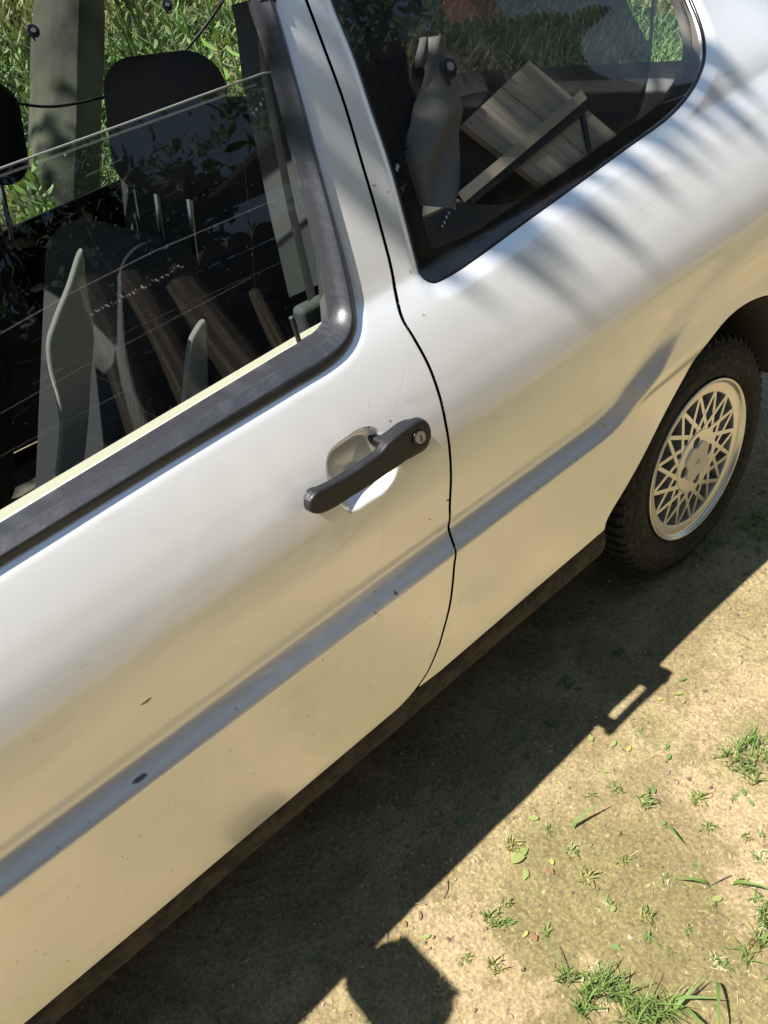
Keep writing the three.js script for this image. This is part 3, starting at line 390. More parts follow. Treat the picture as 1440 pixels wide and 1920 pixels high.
// ───────── rear side window ─────────
{
  const GF = (x, y) => S(x, y) - 0.0125, inset = (d) => (x, y) => qHole(x, y) + d;
  const xs = spans([[-0.72, 0.15, 0.012]]), ys = spans([[0.93, 1.45, 0.012]]);
  const pane = panel(xs, ys, GF, inset(0.0025)); mesh('window_glass', pane, rearGlassMat, quarter); mesh('window_glass', flip(pane), glassMat, farQuarter);
  const gas = tube(rwLoop.filter((_, i) => i % 2 === 0).map(([x, y]) => V(x, y, S(x, y) - 0.0125)), 0.0034, 8, 360, true); mesh('window_gasket', gas, fritMat, quarter); mesh('window_gasket', flip(gas), fritMat, farQuarter);
  const frX = spans([[-0.72, 0.15, 0.006]]), frY = spans([[0.93, 1.45, 0.006]]);
  const wide = (x, y) => 0.024 + 0.012 * sstep(-0.5, -0.62, x);
  const band = panel(frX, frY, (x, y) => GF(x, y) - 0.0022, (x, y) => { const d = -qHole(x, y); return Math.max(-d + 0.003, d - wide(x, y)); }); mesh('printed_border', band, fritMat, quarter); 
  const dots = []; for (let row = 0; row < 5; row++) { const step = 0.0032; let acc = 0; for (let i = 0; i < rwLoop.length; i++) { const a = rwLoop[i], b = rwLoop[(i + 1) % rwLoop.length], l = Math.hypot(b[0] - a[0], b[1] - a[1]), s = area(rwLoop) > 0 ? 1 : -1; for (; acc < l; acc += step) { const x0 = lerp(a[0], b[0], acc / l), y0 = lerp(a[1], b[1], acc / l), nx = -(b[1] - a[1]) / l * s, ny = (b[0] - a[0]) / l * s, w = wide(x0, y0) + 0.0014 + row * 0.0027, x = x0 + nx * w, y = y0 + ny * w, r = 0.00135 - row * 0.0002, z = GF(x, y) - 0.0022, q = 0.72 * r; dots.push(x + r, y, z, x + q, y + q, z, x, y + r, z, x - q, y + q, z, x - r, y, z, x - q, y - q, z, x, y - r, z, x + q, y - q, z); } acc -= l; } }
  const di = []; for (let i = 0; i < dots.length / 24; i++) for (let k = 1; k < 7; k++) di.push(i * 8, i * 8 + k, i * 8 + k + 1); const dm = mesh('printed_dots', geoFrom(dots, di), fritMat, quarter); dm.userData.kind = 'stuff';
  // dust specks on the pane
  const c = document.createElement('canvas'); c.width = 1024; c.height = 512; const k = c.getContext('2d'), r = rng(21); k.clearRect(0, 0, 1024, 512); k.fillStyle = '#c6c9d2';
  const x0 = -0.72, x1 = 0.12, y0 = 0.95, y1 = 1.42, P = (a, b) => { const p = onS(a, b, -0.002); return [(p.x - x0) / (x1 - x0) * 1024, (y1 - p.y) / (y1 - y0) * 512]; };
  for (let i = 0; i < 2600; i++) { const u = r() * 1024, v = r() * 512; if (fbm(u / 90, v / 90, 3) < 0.42) continue; k.globalAlpha = 0.12 + 0.35 * r(); k.beginPath(); k.arc(u, v, 0.3 + 0.5 * r() * r(), 0, 7); k.fill(); }
  for (const [a, b, s] of [[846, 408, 2.4], [850, 400, 2], [842, 418, 2.2], [838, 425, 1.6], [862, 392, 1.6], [754, 312, 3.4], [752, 318, 3]]) { k.globalAlpha = 0.6; k.beginPath(); k.arc(...P(a, b), s, 0, 7); k.fill(); }
  const t = new THREE.CanvasTexture(c); t.colorSpace = THREE.SRGBColorSpace; t.repeat.set(1 / (x1 - x0), 1 / (y1 - y0)); t.offset.set(-x0 / (x1 - x0), -y0 / (y1 - y0));
  mesh('dried_grime', panel(spans([[x0 + 0.003, x1 - 0.003, 0.012]]), spans([[y0 + 0.003, y1 - 0.003, 0.012]]), (x, y) => GF(x, y) + 0.001, inset(0.006)), std(1, 1, 1, 0.9, { map: t, transparent: true }), quarter);
  // inner lining of the rear pillar and lower ledge
  const lin = panel(spans([[-0.72, 0.5, 0.02]]), spans([[0.62, 1.44, 0.015]]), (x, y) => S(x, y) - 0.05, (x, y) => Math.max(-qHole(x, y) - 0.008, x > 0.48 ? 0.01 : -0.01, Math.abs(x - 0.18) - 0.32));
  { const lm = std(0.20, 0.195, 0.18, 0.9); mesh('pillar_lining', lin, lm, quarter); mesh('pillar_lining', flip(lin), lm, farQuarter); }
}

// ───────── wheels ─────────
const rimPaint = std(0.74, 0.735, 0.71, 0.30, { metalness: 0.85 }), tyreDust = dataTex(256, (u, v) => { const n = fbm(u * 20, v * 20, 4, 20), k = 0.55 + 0.5 * sstep(0.45, 0.7, n); return [0.21 * k, 0.205 * k, 0.19 * k]; }, true); tyreDust.repeat.set(8, 2);
const tyreMat = std(0.9, 0.9, 0.9, 0.85, { map: tyreDust, bumpMap: grainTex, bumpScale: 0.0008 }), rimDark = std(0.20, 0.21, 0.23, 0.5, { metalness: 0.6 });
function buildWheel(full) {
  const w = new THREE.Group(); w.name = 'wheel';
  const prof = [[0.186, -0.17], [0.20, -0.185], [0.235, -0.192], [0.262, -0.187], [0.278, -0.172], [0.2815, -0.15], [0.2825, -0.09], [0.2815, -0.03], [0.277, -0.012], [0.264, -0.002], [0.250, 0.0045], [0.244, 0.0052], [0.242, 0.0066], [0.232, 0.0082], [0.216, 0.006], [0.2135, 0.0072], [0.211, 0.0055], [0.203, 0.001], [0.194, -0.006], [0.189, -0.012]];
  mesh('tyre', new THREE.LatheGeometry(prof.map(([r, z]) => new THREE.Vector2(r, z)), 128).rotateX(Math.PI / 2), tyreMat, w);
  // tread: shoulder lugs one by one, the inner rows joined
  const N = 62; const lug = new THREE.BoxGeometry(0.0095, 0.0125, 0.04, 1, 1, 3); { const p = lug.attributes.position; for (let i = 0; i < p.count; i++) { const z = p.getZ(i), y = p.getY(i); if (z > 0.018) { p.setX(i, p.getX(i) - 0.010); p.setZ(i, z - 0.004); } else if (z > 0.004) p.setX(i, p.getX(i) - 0.001); p.setY(i, y * (p.getX(i) > 0 ? 0.9 : 1) + z * 0.10); } lug.computeVertexNormals(); }
  const inner = [];
  for (let i = 0; i < N; i++) {
    const a = i / N * Math.PI * 2;
    if (full) { const m = mesh('tread_block', lug, tyreMat, w); m.position.set(Math.cos(a) * 0.2825, Math.sin(a) * 0.2825, -0.0225); m.rotation.z = a; } else inner.push(lug.clone().translate(0.2825, 0, -0.0225).rotateZ(a));
    for (const [z, sk] of [[-0.068, 0.5], [-0.115, -0.5], [-0.16, 0]]) inner.push(new THREE.BoxGeometry(0.010, 0.0135, 0.036).rotateX(sk).translate(0.2825, 0, z).rotateZ(a + 0.03));
  }
  const t = mesh('tread', merge(inner), tyreMat, w); t.userData.kind = 'stuff';
  mesh('rim', new THREE.LatheGeometry([[0.175, -0.165], [0.187, -0.168], [0.187, -0.16], [0.168, -0.14], [0.160, -0.07], [0.170, -0.03], [0.184, -0.014], [0.189, -0.010], [0.1925, -0.0035], [0.1925, 0.0005], [0.1905, 0.0018], [0.186, 0.0008], [0.184, -0.005], [0.1815, -0.0075], [0.178, -0.008], [0.161, -0.0095], [0.1575, -0.011], [0.157, -0.034]].map(([r, z]) => new THREE.Vector2(r, z)), 96).rotateX(Math.PI / 2), rimPaint, w);
  // crossing spokes
  const M = 16, taper = (a, b, w0, w1, d0, d1) => { const g = new THREE.BoxGeometry(1, 1, 1, 4, 1, 1), p = g.attributes.position, dx = b[0] - a[0], dy = b[1] - a[1], l = Math.hypot(dx, dy); for (let i = 0; i < p.count; i++) { const u = p.getX(i) + 0.5, wd = lerp(w0, w1, u), s = p.getY(i), q = p.getZ(i); const zz = q > 0 ? lerp(a[2], b[2], u) : lerp(a[2] - d0, b[2] - d1, u), wk = q > 0 ? wd : wd * 0.55; p.setXYZ(i, a[0] + dx * u - dy / l * s * wk, a[1] + dy * u + dx / l * s * wk, zz); } g.computeVertexNormals(); return g; };
  const spokeG = [1, -1].map((s) => { const a0 = 0, a1 = s * 0.62; return taper([Math.cos(a1) * 0.068, Math.sin(a1) * 0.068, -0.0085], [Math.cos(a0 + s * 0.012) * 0.1605, Math.sin(a0 + s * 0.012) * 0.1605, -0.0095], 0.0108, 0.0088, 0.03, 0.022); });
  const spokeB = [1, -1].map((s) => taper([Math.cos(s * 0.62) * 0.068, Math.sin(s * 0.62) * 0.068, -0.02], [Math.cos(s * 0.012) * 0.1605, Math.sin(s * 0.012) * 0.1605, -0.02], 0.007, 0.005, 0.03, 0.02));
  for (let i = 0; i < M; i++) for (let k = 0; k < 2; k++) { const m = mesh('spoke', spokeG[k], rimPaint, w); m.rotation.z = (i + 0.3) / M * Math.PI * 2; if (k) m.position.z = -0.0006; }
  // hub disc with four bolt wells and the lighter centre cap
  const hub = new THREE.Shape(); hub.absarc(0, 0, 0.0745, 0, Math.PI * 2, false); for (let i = 0; i < 4; i++) { const a = i * Math.PI / 2 + 0.62, h = new THREE.Path(); h.absarc(Math.cos(a) * 0.0495, Math.sin(a) * 0.0495, 0.0145, 0, Math.PI * 2, true); hub.holes.push(h); }
  mesh('hub', new THREE.ExtrudeGeometry(hub, { depth: 0.03, bevelEnabled: true, bevelThickness: 0.0015, bevelSize: 0.0012, bevelSegments: 2, curveSegments: 40 }).translate(0, 0, -0.0385), rimPaint, w);
  const cap = new THREE.Shape(), cp = []; for (let i = 0; i < 80; i++) { const a = i / 80 * Math.PI * 2, d = Math.cos(4 * (a - 0.62)), r = 0.047 - 0.0105 * Math.pow(Math.max(0, d), 1.2); cp.push(new THREE.Vector2(Math.cos(a) * r, Math.sin(a) * r)); } cap.setFromPoints(cp);
  mesh('hub_cap', new THREE.ExtrudeGeometry(cap, { depth: 0.004, bevelEnabled: true, bevelThickness: 0.0015, bevelSize: 0.0012, bevelSegments: 2 }).translate(0, 0, -0.0085), std(0.72, 0.67, 0.60, 0.5, { metalness: 0.2 }), w);
  mesh('hub_emblem', new THREE.CylinderGeometry(0.006, 0.006, 0.0016, 20).rotateX(Math.PI / 2).translate(0, 0, -0.0025), std(0.45, 0.42, 0.36, 0.5, { metalness: 0.4 }), w);
  for (let i = 0; i < 4; i++) { const a = i * Math.PI / 2 + 0.62; mesh('wheel_bolt', new THREE.CylinderGeometry(0.0085, 0.0095, 0.014, 6).rotateX(Math.PI / 2).translate(Math.cos(a) * 0.0495, Math.sin(a) * 0.0495, -0.031), std(0.25, 0.26, 0.28, 0.45, { metalness: 0.8 }), w); }
  mesh('rim_back', new THREE.LatheGeometry([[0.03, -0.07], [0.07, -0.062], [0.10, -0.055], [0.158, -0.05]].map(([r, z]) => new THREE.Vector2(r, z)), 48).rotateX(Math.PI / 2), std(0.035, 0.036, 0.04, 0.7), w);
  for (let i = 0; i < 10; i++) { const a = (i + 0.3) / 10 * Math.PI * 2 + 0.157; mesh('cooling_vane', taper([Math.cos(a) * 0.072, Math.sin(a) * 0.072, -0.036], [Math.cos(a) * 0.158, Math.sin(a) * 0.158, -0.032], 0.014, 0.02, 0.022, 0.02), rimDark, w); }
  return w;
}
{
  const w = buildWheel(true); w.position.set(WHEEL[0], WHEEL[1], 0); w.rotation.z = -0.55; car.add(w);
  const plain = buildWheel(false);
  const put = (x, z, turn) => { const c = plain.clone(); c.position.set(x, WHEEL[1], z); c.rotation.set(0, turn, 0.3); car.add(c); };
  put(FRONT[0], -0.01, 0); put(0, 2 * MID, Math.PI); put(FRONT[0], 2 * MID + 0.01, Math.PI);
  for (const x of [0, FRONT[0]]) mesh('axle', new THREE.CylinderGeometry(0.03, 0.03, 1.5, 12).rotateX(Math.PI / 2).translate(x, WHEEL[1], MID), dark, car);
}

// ───────── seats ─────────
function pad(w, h, d, r, puff = 0.2) { const g = new RoundedBoxGeometry(d, h, w, 6, r), p = g.attributes.position; for (let i = 0; i < p.count; i++) { const y = p.getY(i) / h, z = p.getZ(i) / w; p.setX(i, p.getX(i) * (1 + puff * (1 - 4 * y * y) * (1 - 4 * z * z))); } g.computeVertexNormals(); return g; }
function seat(z, x0 = 0) {
  const s = part('front_seat', car), back = part('seat_back', s);
  const A = V(-1.21 + x0, 0.50, z), tilt = -0.46, place = (g, up2, fwd2, side) => g.translate(fwd2, up2, side ?? 0).rotateZ(tilt).translate(A.x, A.y, A.z);
  const b = pad(0.50, 0.62, 0.13, 0.06, 0.15); { const p = b.attributes.position; for (let i = 0; i < p.count; i++) { const y = p.getY(i) / 0.62 + 0.5, k = 1 - 0.34 * sstep(0.55, 1, y) - 0.1 * sstep(0.4, 0, y); p.setZ(i, p.getZ(i) * k); } b.computeVertexNormals(); }
  s.remove(back); mesh('seat_back', place(b, 0.345, 0), fabric, s);
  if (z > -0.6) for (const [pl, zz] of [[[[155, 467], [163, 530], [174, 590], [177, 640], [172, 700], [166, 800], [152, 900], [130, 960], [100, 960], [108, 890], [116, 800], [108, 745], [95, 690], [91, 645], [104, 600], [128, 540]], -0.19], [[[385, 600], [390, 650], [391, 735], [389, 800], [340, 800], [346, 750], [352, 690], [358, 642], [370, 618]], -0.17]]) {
    const q = smooth(pl.map(([a2, b2]) => { const p = atZ(a2, b2, zz); return [p.x, p.y]; }), 0.006, true), g = new THREE.ExtrudeGeometry(new THREE.Shape(q.map(([a2, b2]) => new THREE.Vector2(a2, b2))), { depth: 0.006, bevelEnabled: true, bevelThickness: 0.003, bevelSize: 0.003, bevelOffset: -0.003, bevelSegments: 3 }).translate(0, 0, zz - 0.009); mesh('painted_sun_patch', g, sunPatchGrey, s);  // thin pale sheets outlined as sun patches, painting sunlight onto the seat
  }
  mesh('cushion', pad(0.50, 0.14, 0.52, 0.06, 0.05).rotateZ(-0.1).translate(A.x - 0.2, A.y - 0.03, z), fabric, s);
  const H = pad(0.255, 0.19, 0.10, 0.048, 0.25).rotateZ(-0.28).translate(-0.80 + x0, 1.195, z); mesh('headrest', H, fabric, s);
  for (const q of [-1, 1]) mesh('headrest_post', tube([V(-0.852 + x0, 1.0, z + q * 0.055), V(-0.82 + x0, 1.13, z + q * 0.055)], 0.0055, 10, 4), chrome, s);
  return s;
}
seat(-0.42); seat(-1.12, -0.07);
{
  const s = part('rear_seat', car); mesh('bench_back', pad(1.02, 0.62, 0.14, 0.05, 0.1).rotateZ(-0.30).translate(-0.55, 0.86, MID), fabric, s); mesh('bench_cushion', pad(1.02, 0.14, 0.40, 0.05, 0.05).translate(-0.80, 0.50, MID), fabric, s);
  for (const z of [-1.06]) mesh('headrest', pad(0.24, 0.14, 0.09, 0.04, 0.1).rotateZ(-0.3).translate(-0.43, 1.15, z), fabric, s);
  const a = [[0.0, 0], [1, 0]]; const belt = part('seat_belt', car);
  const bp = [[476, 0], [487, 60], [497, 150], [522, 270], [546, 390], [569, 490], [585, 560]].map(([p, q]) => onS(p, q, -0.055)), w = [0.006, 0.0085, 0.0095, 0.010, 0.0105, 0.0105, 0.011];
  mesh('webbing', loft([bp.map((p, i) => V(p.x - w[i], p.y, p.z + 0.006)), bp.map((p, i) => V(p.x + w[i], p.y, p.z - 0.006))]), beige, belt);
  mesh('pillar_lining', loft([bp.map((p) => V(p.x - 0.012, p.y, p.z - 0.04)), bp.map((p) => V(p.x + 0.10, p.y, p.z - 0.03)), bp.map((p) => V(p.x + 0.14, p.y, p.z + 0.01))]), std(0.09, 0.095, 0.09, 0.8), belt);
  const lowLin = bp[bp.length - 1]; mesh('pillar_trim', new RoundedBoxGeometry(0.10, 0.40, 0.03, 2, 0.01).translate(lowLin.x + 0.03, lowLin.y - 0.21, lowLin.z - 0.02), std(0.09, 0.095, 0.09, 0.7), belt);
}

// ───────── things in the car's windows ─────────
const wireMat = std(0.012, 0.012, 0.014, 0.6), netMat = std(0.012, 0.013, 0.018, 0.9, { transparent: true, opacity: 0.9 }), cupMat = phys(0.03, 0.03, 0.035, { roughness: 0.25 });
function suctionCup(parent, p, n, r) {
  const g = new THREE.LatheGeometry([[0.0001, 0.004], [r * 0.42, 0.0042], [r * 0.46, 0.0015], [r * 0.6, 0.003], [r * 0.95, 0.0025], [r, 0], [r * 0.9, -0.003], [r * 0.4, -0.008], [0.0001, -0.009]].map(([a, b]) => new THREE.Vector2(a, b)), 28);
  g.applyQuaternion(new THREE.Quaternion().setFromUnitVectors(V(0, 1, 0), n)); g.translate(p.x, p.y, p.z); const c = mesh('suction_cup', g, cupMat, parent);
  mesh('cup_centre', new THREE.CylinderGeometry(r * 0.36, r * 0.36, 0.002, 20).applyQuaternion(new THREE.Quaternion().setFromUnitVectors(V(0, 1, 0), n)).translate(p.x + n.x * 0.005, p.y + n.y * 0.005, p.z + n.z * 0.005), phys(0.35, 0.36, 0.4, { roughness: 0.1, transmission: 0.3, thickness: 0 }), c);
  mesh('cup_tab', new THREE.BoxGeometry(r * 0.25, r * 0.6, 0.002).rotateZ(0.4).translate(p.x - r * 0.35, p.y - r * 1.05, p.z + 0.002), cupMat, c);
}
{
  const NF = (x, y) => S(x, y) - 0.062, sh = thing('window_sunshade', 'dark mesh sunshade with wire rim and suction cup inside the rear side window', 'sunshade');
  const rimPix = [[775, 283], [786, 308], [808, 337], [838, 360], [872, 374], [930, 380], [1040, 352], [1120, 308], [1163, 266], [1193, 215], [1213, 140], [1221, 60], [1224, 0], [1222, -30]];
  const rp = path2(rimPix, 0, NF), loop = smooth([...rp, [rp[rp.length - 1][0] - 0.08, 1.36], [-0.30, 1.395], [-0.50, 1.38], [-0.57, 1.28], [-0.605, 1.12]], 0.012, true);
  mesh('mesh_screen', panel(spans([[-0.66, 0.1, 0.012]]), spans([[0.96, 1.42, 0.012]]), NF, polySdf(loop)), netMat, sh);
  mesh('wire_rim', tube(loop.map(([x, y]) => V(x, y, NF(x, y))), 0.0032, 8, 240, true), wireMat, sh);
  const c = onS(841, 127, -0.016); suctionCup(sh, c, V(0, 0.35, 0.94).normalize(), 0.0165);
  // the same kind of shade on the window across the car
  const s2 = thing('window_sunshade', 'mesh sunshade hung by two suction cups on the window across the car', 'sunshade');
  const farF = (x, y) => 2 * MID - S(x, y) + 0.03, q = [[-120, 60], [-60, 140], [-20, 172], [20, 190], [90, 200], [170, 188], [250, 165], [330, 112], [375, 62], [420, 0]].map(([a, b]) => { let z = -1.37, p; for (let i = 0; i < 6; i++) { p = atZ(a, b, z); z = farF(p.x, p.y); } return p; });
  mesh('wire_rim', tube(q, 0.0035, 8, 120), wireMat, s2);
  for (const [a, b, r] of [[62, 58, 0.015], [313, 10, 0.014]]) { const p = atZ(a, b, -1.36); suctionCup(s2, p, V(0, 0.3, 0.95).normalize(), r); }
  mesh('mesh_screen', (() => { const top2 = q.map((p) => V(p.x, Math.min(1.42, p.y + 0.4), 2 * MID - S(p.x, Math.min(1.42, p.y + 0.4)) + 0.03)); return loft([q, top2]); })(), std(0.02, 0.02, 0.02, 0.9, { transparent: true, opacity: 0.12 }), s2);
}
{
  // weathered boards propped behind the rear seat
  const P = (a, b, z) => atZ(a, b, z);
  const A = onS(993, 113, -0.05), B = onS(868, 232, -0.036), D = onS(1192, 282, -0.032);
  const u = B.clone().sub(A), v = D.clone().sub(A), n = new THREE.Vector3().crossVectors(u, v).normalize(); if (n.z < 0) n.negate();
  const crate = thing('board_panel', 'weathered grey plank panel with a diagonal batten propped inside the rear window', 'plank panel'), woodTex = dataTex(512, (a, b) => { const g = fbm(a * 5, b * 60, 4, 5), f = fbm(a * 40, b * 200, 2, 40), k = 0.70 + 0.2 * g + 0.06 * f; return [k * 1.02, k * 0.95, k * 0.86]; }, true);
  const mats = [[0.56, 0.53, 0.49], [0.63, 0.60, 0.56], [0.51, 0.485, 0.455]].map(([r, g, b]) => std(r, g, b, 0.9, { map: woodTex, bumpMap: woodTex, bumpScale: 0.001 }));
  const ud = u.clone().normalize(), vd = v.clone().normalize(), widths = [0.43, 0.33, 0.24]; let off = 0;
  widths.forEach((w, i) => { const g0 = 0.004, a = A.clone().addScaledVector(u, off + g0), b = A.clone().addScaledVector(u, off + w - g0), e = v.clone().multiplyScalar(1.25), dn = n.clone().multiplyScalar(-0.012 - 0.0015 * (i % 2)), up2 = n.clone().multiplyScalar(-0.0012 * (i % 2)); a.add(up2); b.add(up2);
    const q = [a, b, b.clone().add(e), a.clone().add(e)], lo = q.map((p) => p.clone().add(dn)), pos = [], uv = [], idx = [], face = (f) => { const k = pos.length / 3; f.forEach((p, m) => { pos.push(p.x, p.y, p.z); uv.push((m > 1 ? 1 : 0) + i * 0.3, (m === 1 || m === 2 ? 0.24 : 0) + i * 0.31); }); idx.push(k, k + 1, k + 2, k, k + 2, k + 3); };
    face(q); face([lo[3], lo[2], lo[1], lo[0]]); for (let m = 0; m < 4; m++) face([q[m], lo[m], lo[(m + 1) % 4], q[(m + 1) % 4]]); mesh('plank', geoFrom(pos, idx, null, uv), mats[i % 3], crate); off += w; });
  const onP = (a, b, lift) => { const d = ray(a, b), t = n.dot(A.clone().addScaledVector(n, lift).sub(EYE)) / n.dot(d); return EYE.clone().addScaledVector(d, t); };
  mesh('batten', bar(onP(868, 368, 0.006), onP(1092, 180, 0.006), 0.017, 0.010, n), mats[1], crate);
  mesh('strap', bar(onP(880, 376, 0.003), onP(1096, 200, 0.003), 0.015, 0.005, n), wireMat, crate); mesh('strap', bar(onP(1086, 188, 0.0025), onP(1114, 326, 0.0025), 0.010, 0.004, n), wireMat, crate);
  // taupe coat hanging behind the shade
  const coat = thing('hanging_coat', 'taupe cloth coat hanging behind the rear side window', 'coat'), L = [[803, 70], [796, 110], [790, 160], [780, 200], [768, 250], [763, 300], [772, 350], [784, 385]], R = [[826, 62], [838, 105], [852, 150], [868, 205], [862, 250], [858, 300], [856, 350], [852, 390]];
  const rows = L.map(([a, b], i) => Array.from({ length: 13 }, (_, k) => { const t = k / 12, p = onS(lerp(a, R[i][0], t), lerp(b, R[i][1], t), -0.040); p.z += 0.014 * Math.sin(t * Math.PI) + 0.007 * Math.sin(t * 9 + i * 1.1) * (i / 7 + 0.2) + 0.006 * Math.sin(i * 1.7 + t * 4); return p; }));
  const backRows = rows.map((r) => r.map((p) => V(p.x, p.y, p.z - 0.03))); mesh('coat_cloth', merge([loft(rows), loft(backRows)]), std(0.21, 0.19, 0.172, 1, { bumpMap: grainTex, bumpScale: 0.0015 }), coat); mesh('hanger_loop', tube([rows[0][6].clone(), rows[0][6].clone().add(V(0, 0.06, -0.02)), rows[0][6].clone().add(V(0.01, 0.12, -0.01))], 0.003, 6, 10), wireMat, coat);
}

// ───────── the yard behind the photographer, mirrored in paint and glass ─────────
{
  const shed = thing('timber_shed', 'long dark timber shed with an overhanging roof across the yard', 'shed'), r = rng(41);
  const wood = dataTex(256, (a, b) => { const g = fbm(a * 40, b * 4, 4, 40), k = 0.5 + 0.6 * g; return [k, k * 0.95, k * 0.9]; }, true);
  const bm = [[0.10, 0.085, 0.07], [0.13, 0.11, 0.09], [0.085, 0.075, 0.066]].map(([a, b, c]) => std(a, b, c, 0.95, { map: wood })), bg = new THREE.BoxGeometry(0.205, 3.75, 0.03);
  for (let i = 0; i < 62; i++) { const m = mesh('board', bg, bm[Math.floor(r() * 3)], shed), x = -5 + i * 0.211, lo = x < 2.1; m.scale.y = lo ? 0.75 : 1; m.position.set(x, lo ? 1.395 : 1.86, 3.7 + 0.012 * r()); }
  const back = mesh('wall_core', merge([new THREE.BoxGeometry(7.2, 2.76, 0.1).translate(-1.5, 1.38, 3.79), new THREE.BoxGeometry(5.95, 3.7, 0.1).translate(5.08, 1.84, 3.79)]), bm[2], shed);
  const roofM = std(0.07, 0.06, 0.055, 0.9); mesh('roof', new THREE.BoxGeometry(7.3, 0.06, 3.4).rotateX(-0.25).translate(-1.6, 3.22, 4.7), roofM, shed); mesh('roof', new THREE.BoxGeometry(6.2, 0.06, 3.4).rotateX(-0.42).translate(5.15, 4.52, 4.62), roofM, shed);
  const tile = new THREE.CylinderGeometry(0.09, 0.09, 0.36, 10, 1, false, 0, Math.PI).rotateZ(Math.PI / 2).rotateY(Math.PI / 2).rotateX(-0.42); for (let i = 0; i < 74; i++) { const m = mesh('eave_tile', tile, roofM, shed); const x = -5.2 + i * 0.18; m.position.set(x, (x < 2.05 ? 2.85 : 3.88) + 0.02 * r(), 3.06); }
  mesh('chimney', new THREE.BoxGeometry(0.7, 1.5, 0.6).translate(6.0, 5.0, 4.4), std(0.36, 0.14, 0.10, 0.9), shed);
  // split poles leaning together in front of it
  const th = 23 * Math.PI / 180, n = V(0, Math.sin(th), Math.cos(th)), flatP = V(-1.1, 0.95, -0.075);
  const mirror = (a, b, z) => { const d = ray(a, b), t = n.dot(flatP.clone().sub(EYE)) / n.dot(d), h = EYE.clone().addScaledVector(d, t), k = d.clone().addScaledVector(n, -2 * d.dot(n)); return h.addScaledVector(k, (z - h.z) / k.z); };
  const bark = dataTex(256, (a, b) => { const g = fbm(a * 30, b * 5, 4, 30), k = 0.35 + 0.75 * g; return [k, k * 0.93, k * 0.84]; }, true), pm = std(0.42, 0.40, 0.36, 0.95, { map: bark });
  const labels = ['pale split pole leaning, leftmost of the group', 'thick brown split pole leaning beside the palest one', 'dark knotty pole leaning between two thinner ones', 'thin pole leaning at the open end of the group'];
  [[[118, 525], [262, 880], 0.085], [[205, 520], [330, 760], 0.09], [[320, 545], [430, 705], 0.13], [[462, 560], [505, 640], 0.05]].forEach(([a, b, rad], i) => {
    const A = mirror(a[0], a[1], 2.75), B = mirror(b[0], b[1], 2.45), d = B.clone().sub(A), k = (0.0 - A.y) / d.y, foot = A.clone().addScaledVector(d, k), len = foot.distanceTo(A);
    const g = new THREE.CylinderGeometry(rad * 0.8, rad * 1.05, len, 12, 24), p = g.attributes.position; for (let j = 0; j < p.count; j++) { const y = p.getY(j), an = Math.atan2(p.getZ(j), p.getX(j)), q = 0.85 + 0.4 * fbm(an * 1.3 + 5 + i, y * 2 + i * 7, 3); p.setX(j, p.getX(j) * q + 0.03 * Math.sin(y * 1.3 + i)); p.setZ(j, p.getZ(j) * q * 0.8); } g.computeVertexNormals();
    const t = thing('split_pole', ['pale split pole leaning across the yard, longest of the leaning poles', 'brown split pole leaning between the longest and the thickest pole', 'thickest knotty pole leaning among the poles across the yard', 'thinnest pole leaning among the poles across the yard'][i], 'pole', 'poles leaning across the yard', foot); const dir = A.clone().sub(foot).normalize(), m = mesh('pole_shaft', g.translate(0, len / 2, 0), pm, t); m.quaternion.setFromUnitVectors(V(0, 1, 0), dir);
  });
}

// ───────── trees ─────────
const leafGeo = (() => { const s = []; const w = [0, 0.24, 0.36, 0.34, 0.22, 0], pos = [], idx = []; w.forEach((q, i) => { const y = i / 5; pos.push(-q * 0.5, y, 0.06 * Math.sin(y * 3) + 0.05, 0, y, 0.06 * Math.sin(y * 3), q * 0.5, y, 0.06 * Math.sin(y * 3) + 0.05); }); for (let i = 0; i < 5; i++) for (let k = 0; k < 2; k++) { const a = i * 3 + k; idx.push(a, a + 1, a + 3, a + 1, a + 4, a + 3); } return geoFrom(pos, idx); })();
const leafMat = (r, g, b) => phys(r, g, b, { roughness: 0.7, transmission: 0.35, thickness: 0 });
function leaves(name, list, mat, parent, seed) {
  const im = new THREE.InstancedMesh(leafGeo, mat, list.length), m = new THREE.Matrix4(), q = new THREE.Quaternion(), c = new THREE.Color(), r = rng(seed);
  list.forEach(([p, size, dir], i) => { q.setFromEuler(dir ?? new THREE.Euler(r() * 6.3, r() * 6.3, r() * 6.3)); m.compose(p, q, V(size, size, size)); im.setMatrixAt(i, m); const k = 0.7 + 0.6 * r(); im.setColorAt(i, c.setRGB(k, k, k * (0.8 + 0.3 * r()))); });
  im.userData.kind = 'stuff'; im.name = name; im.castShadow = im.receiveShadow = true; (parent ?? scene).add(im); return im;
}
const barkM = std(0.13, 0.105, 0.08, 0.95, { bumpMap: grainTex, bumpScale: 0.01 });
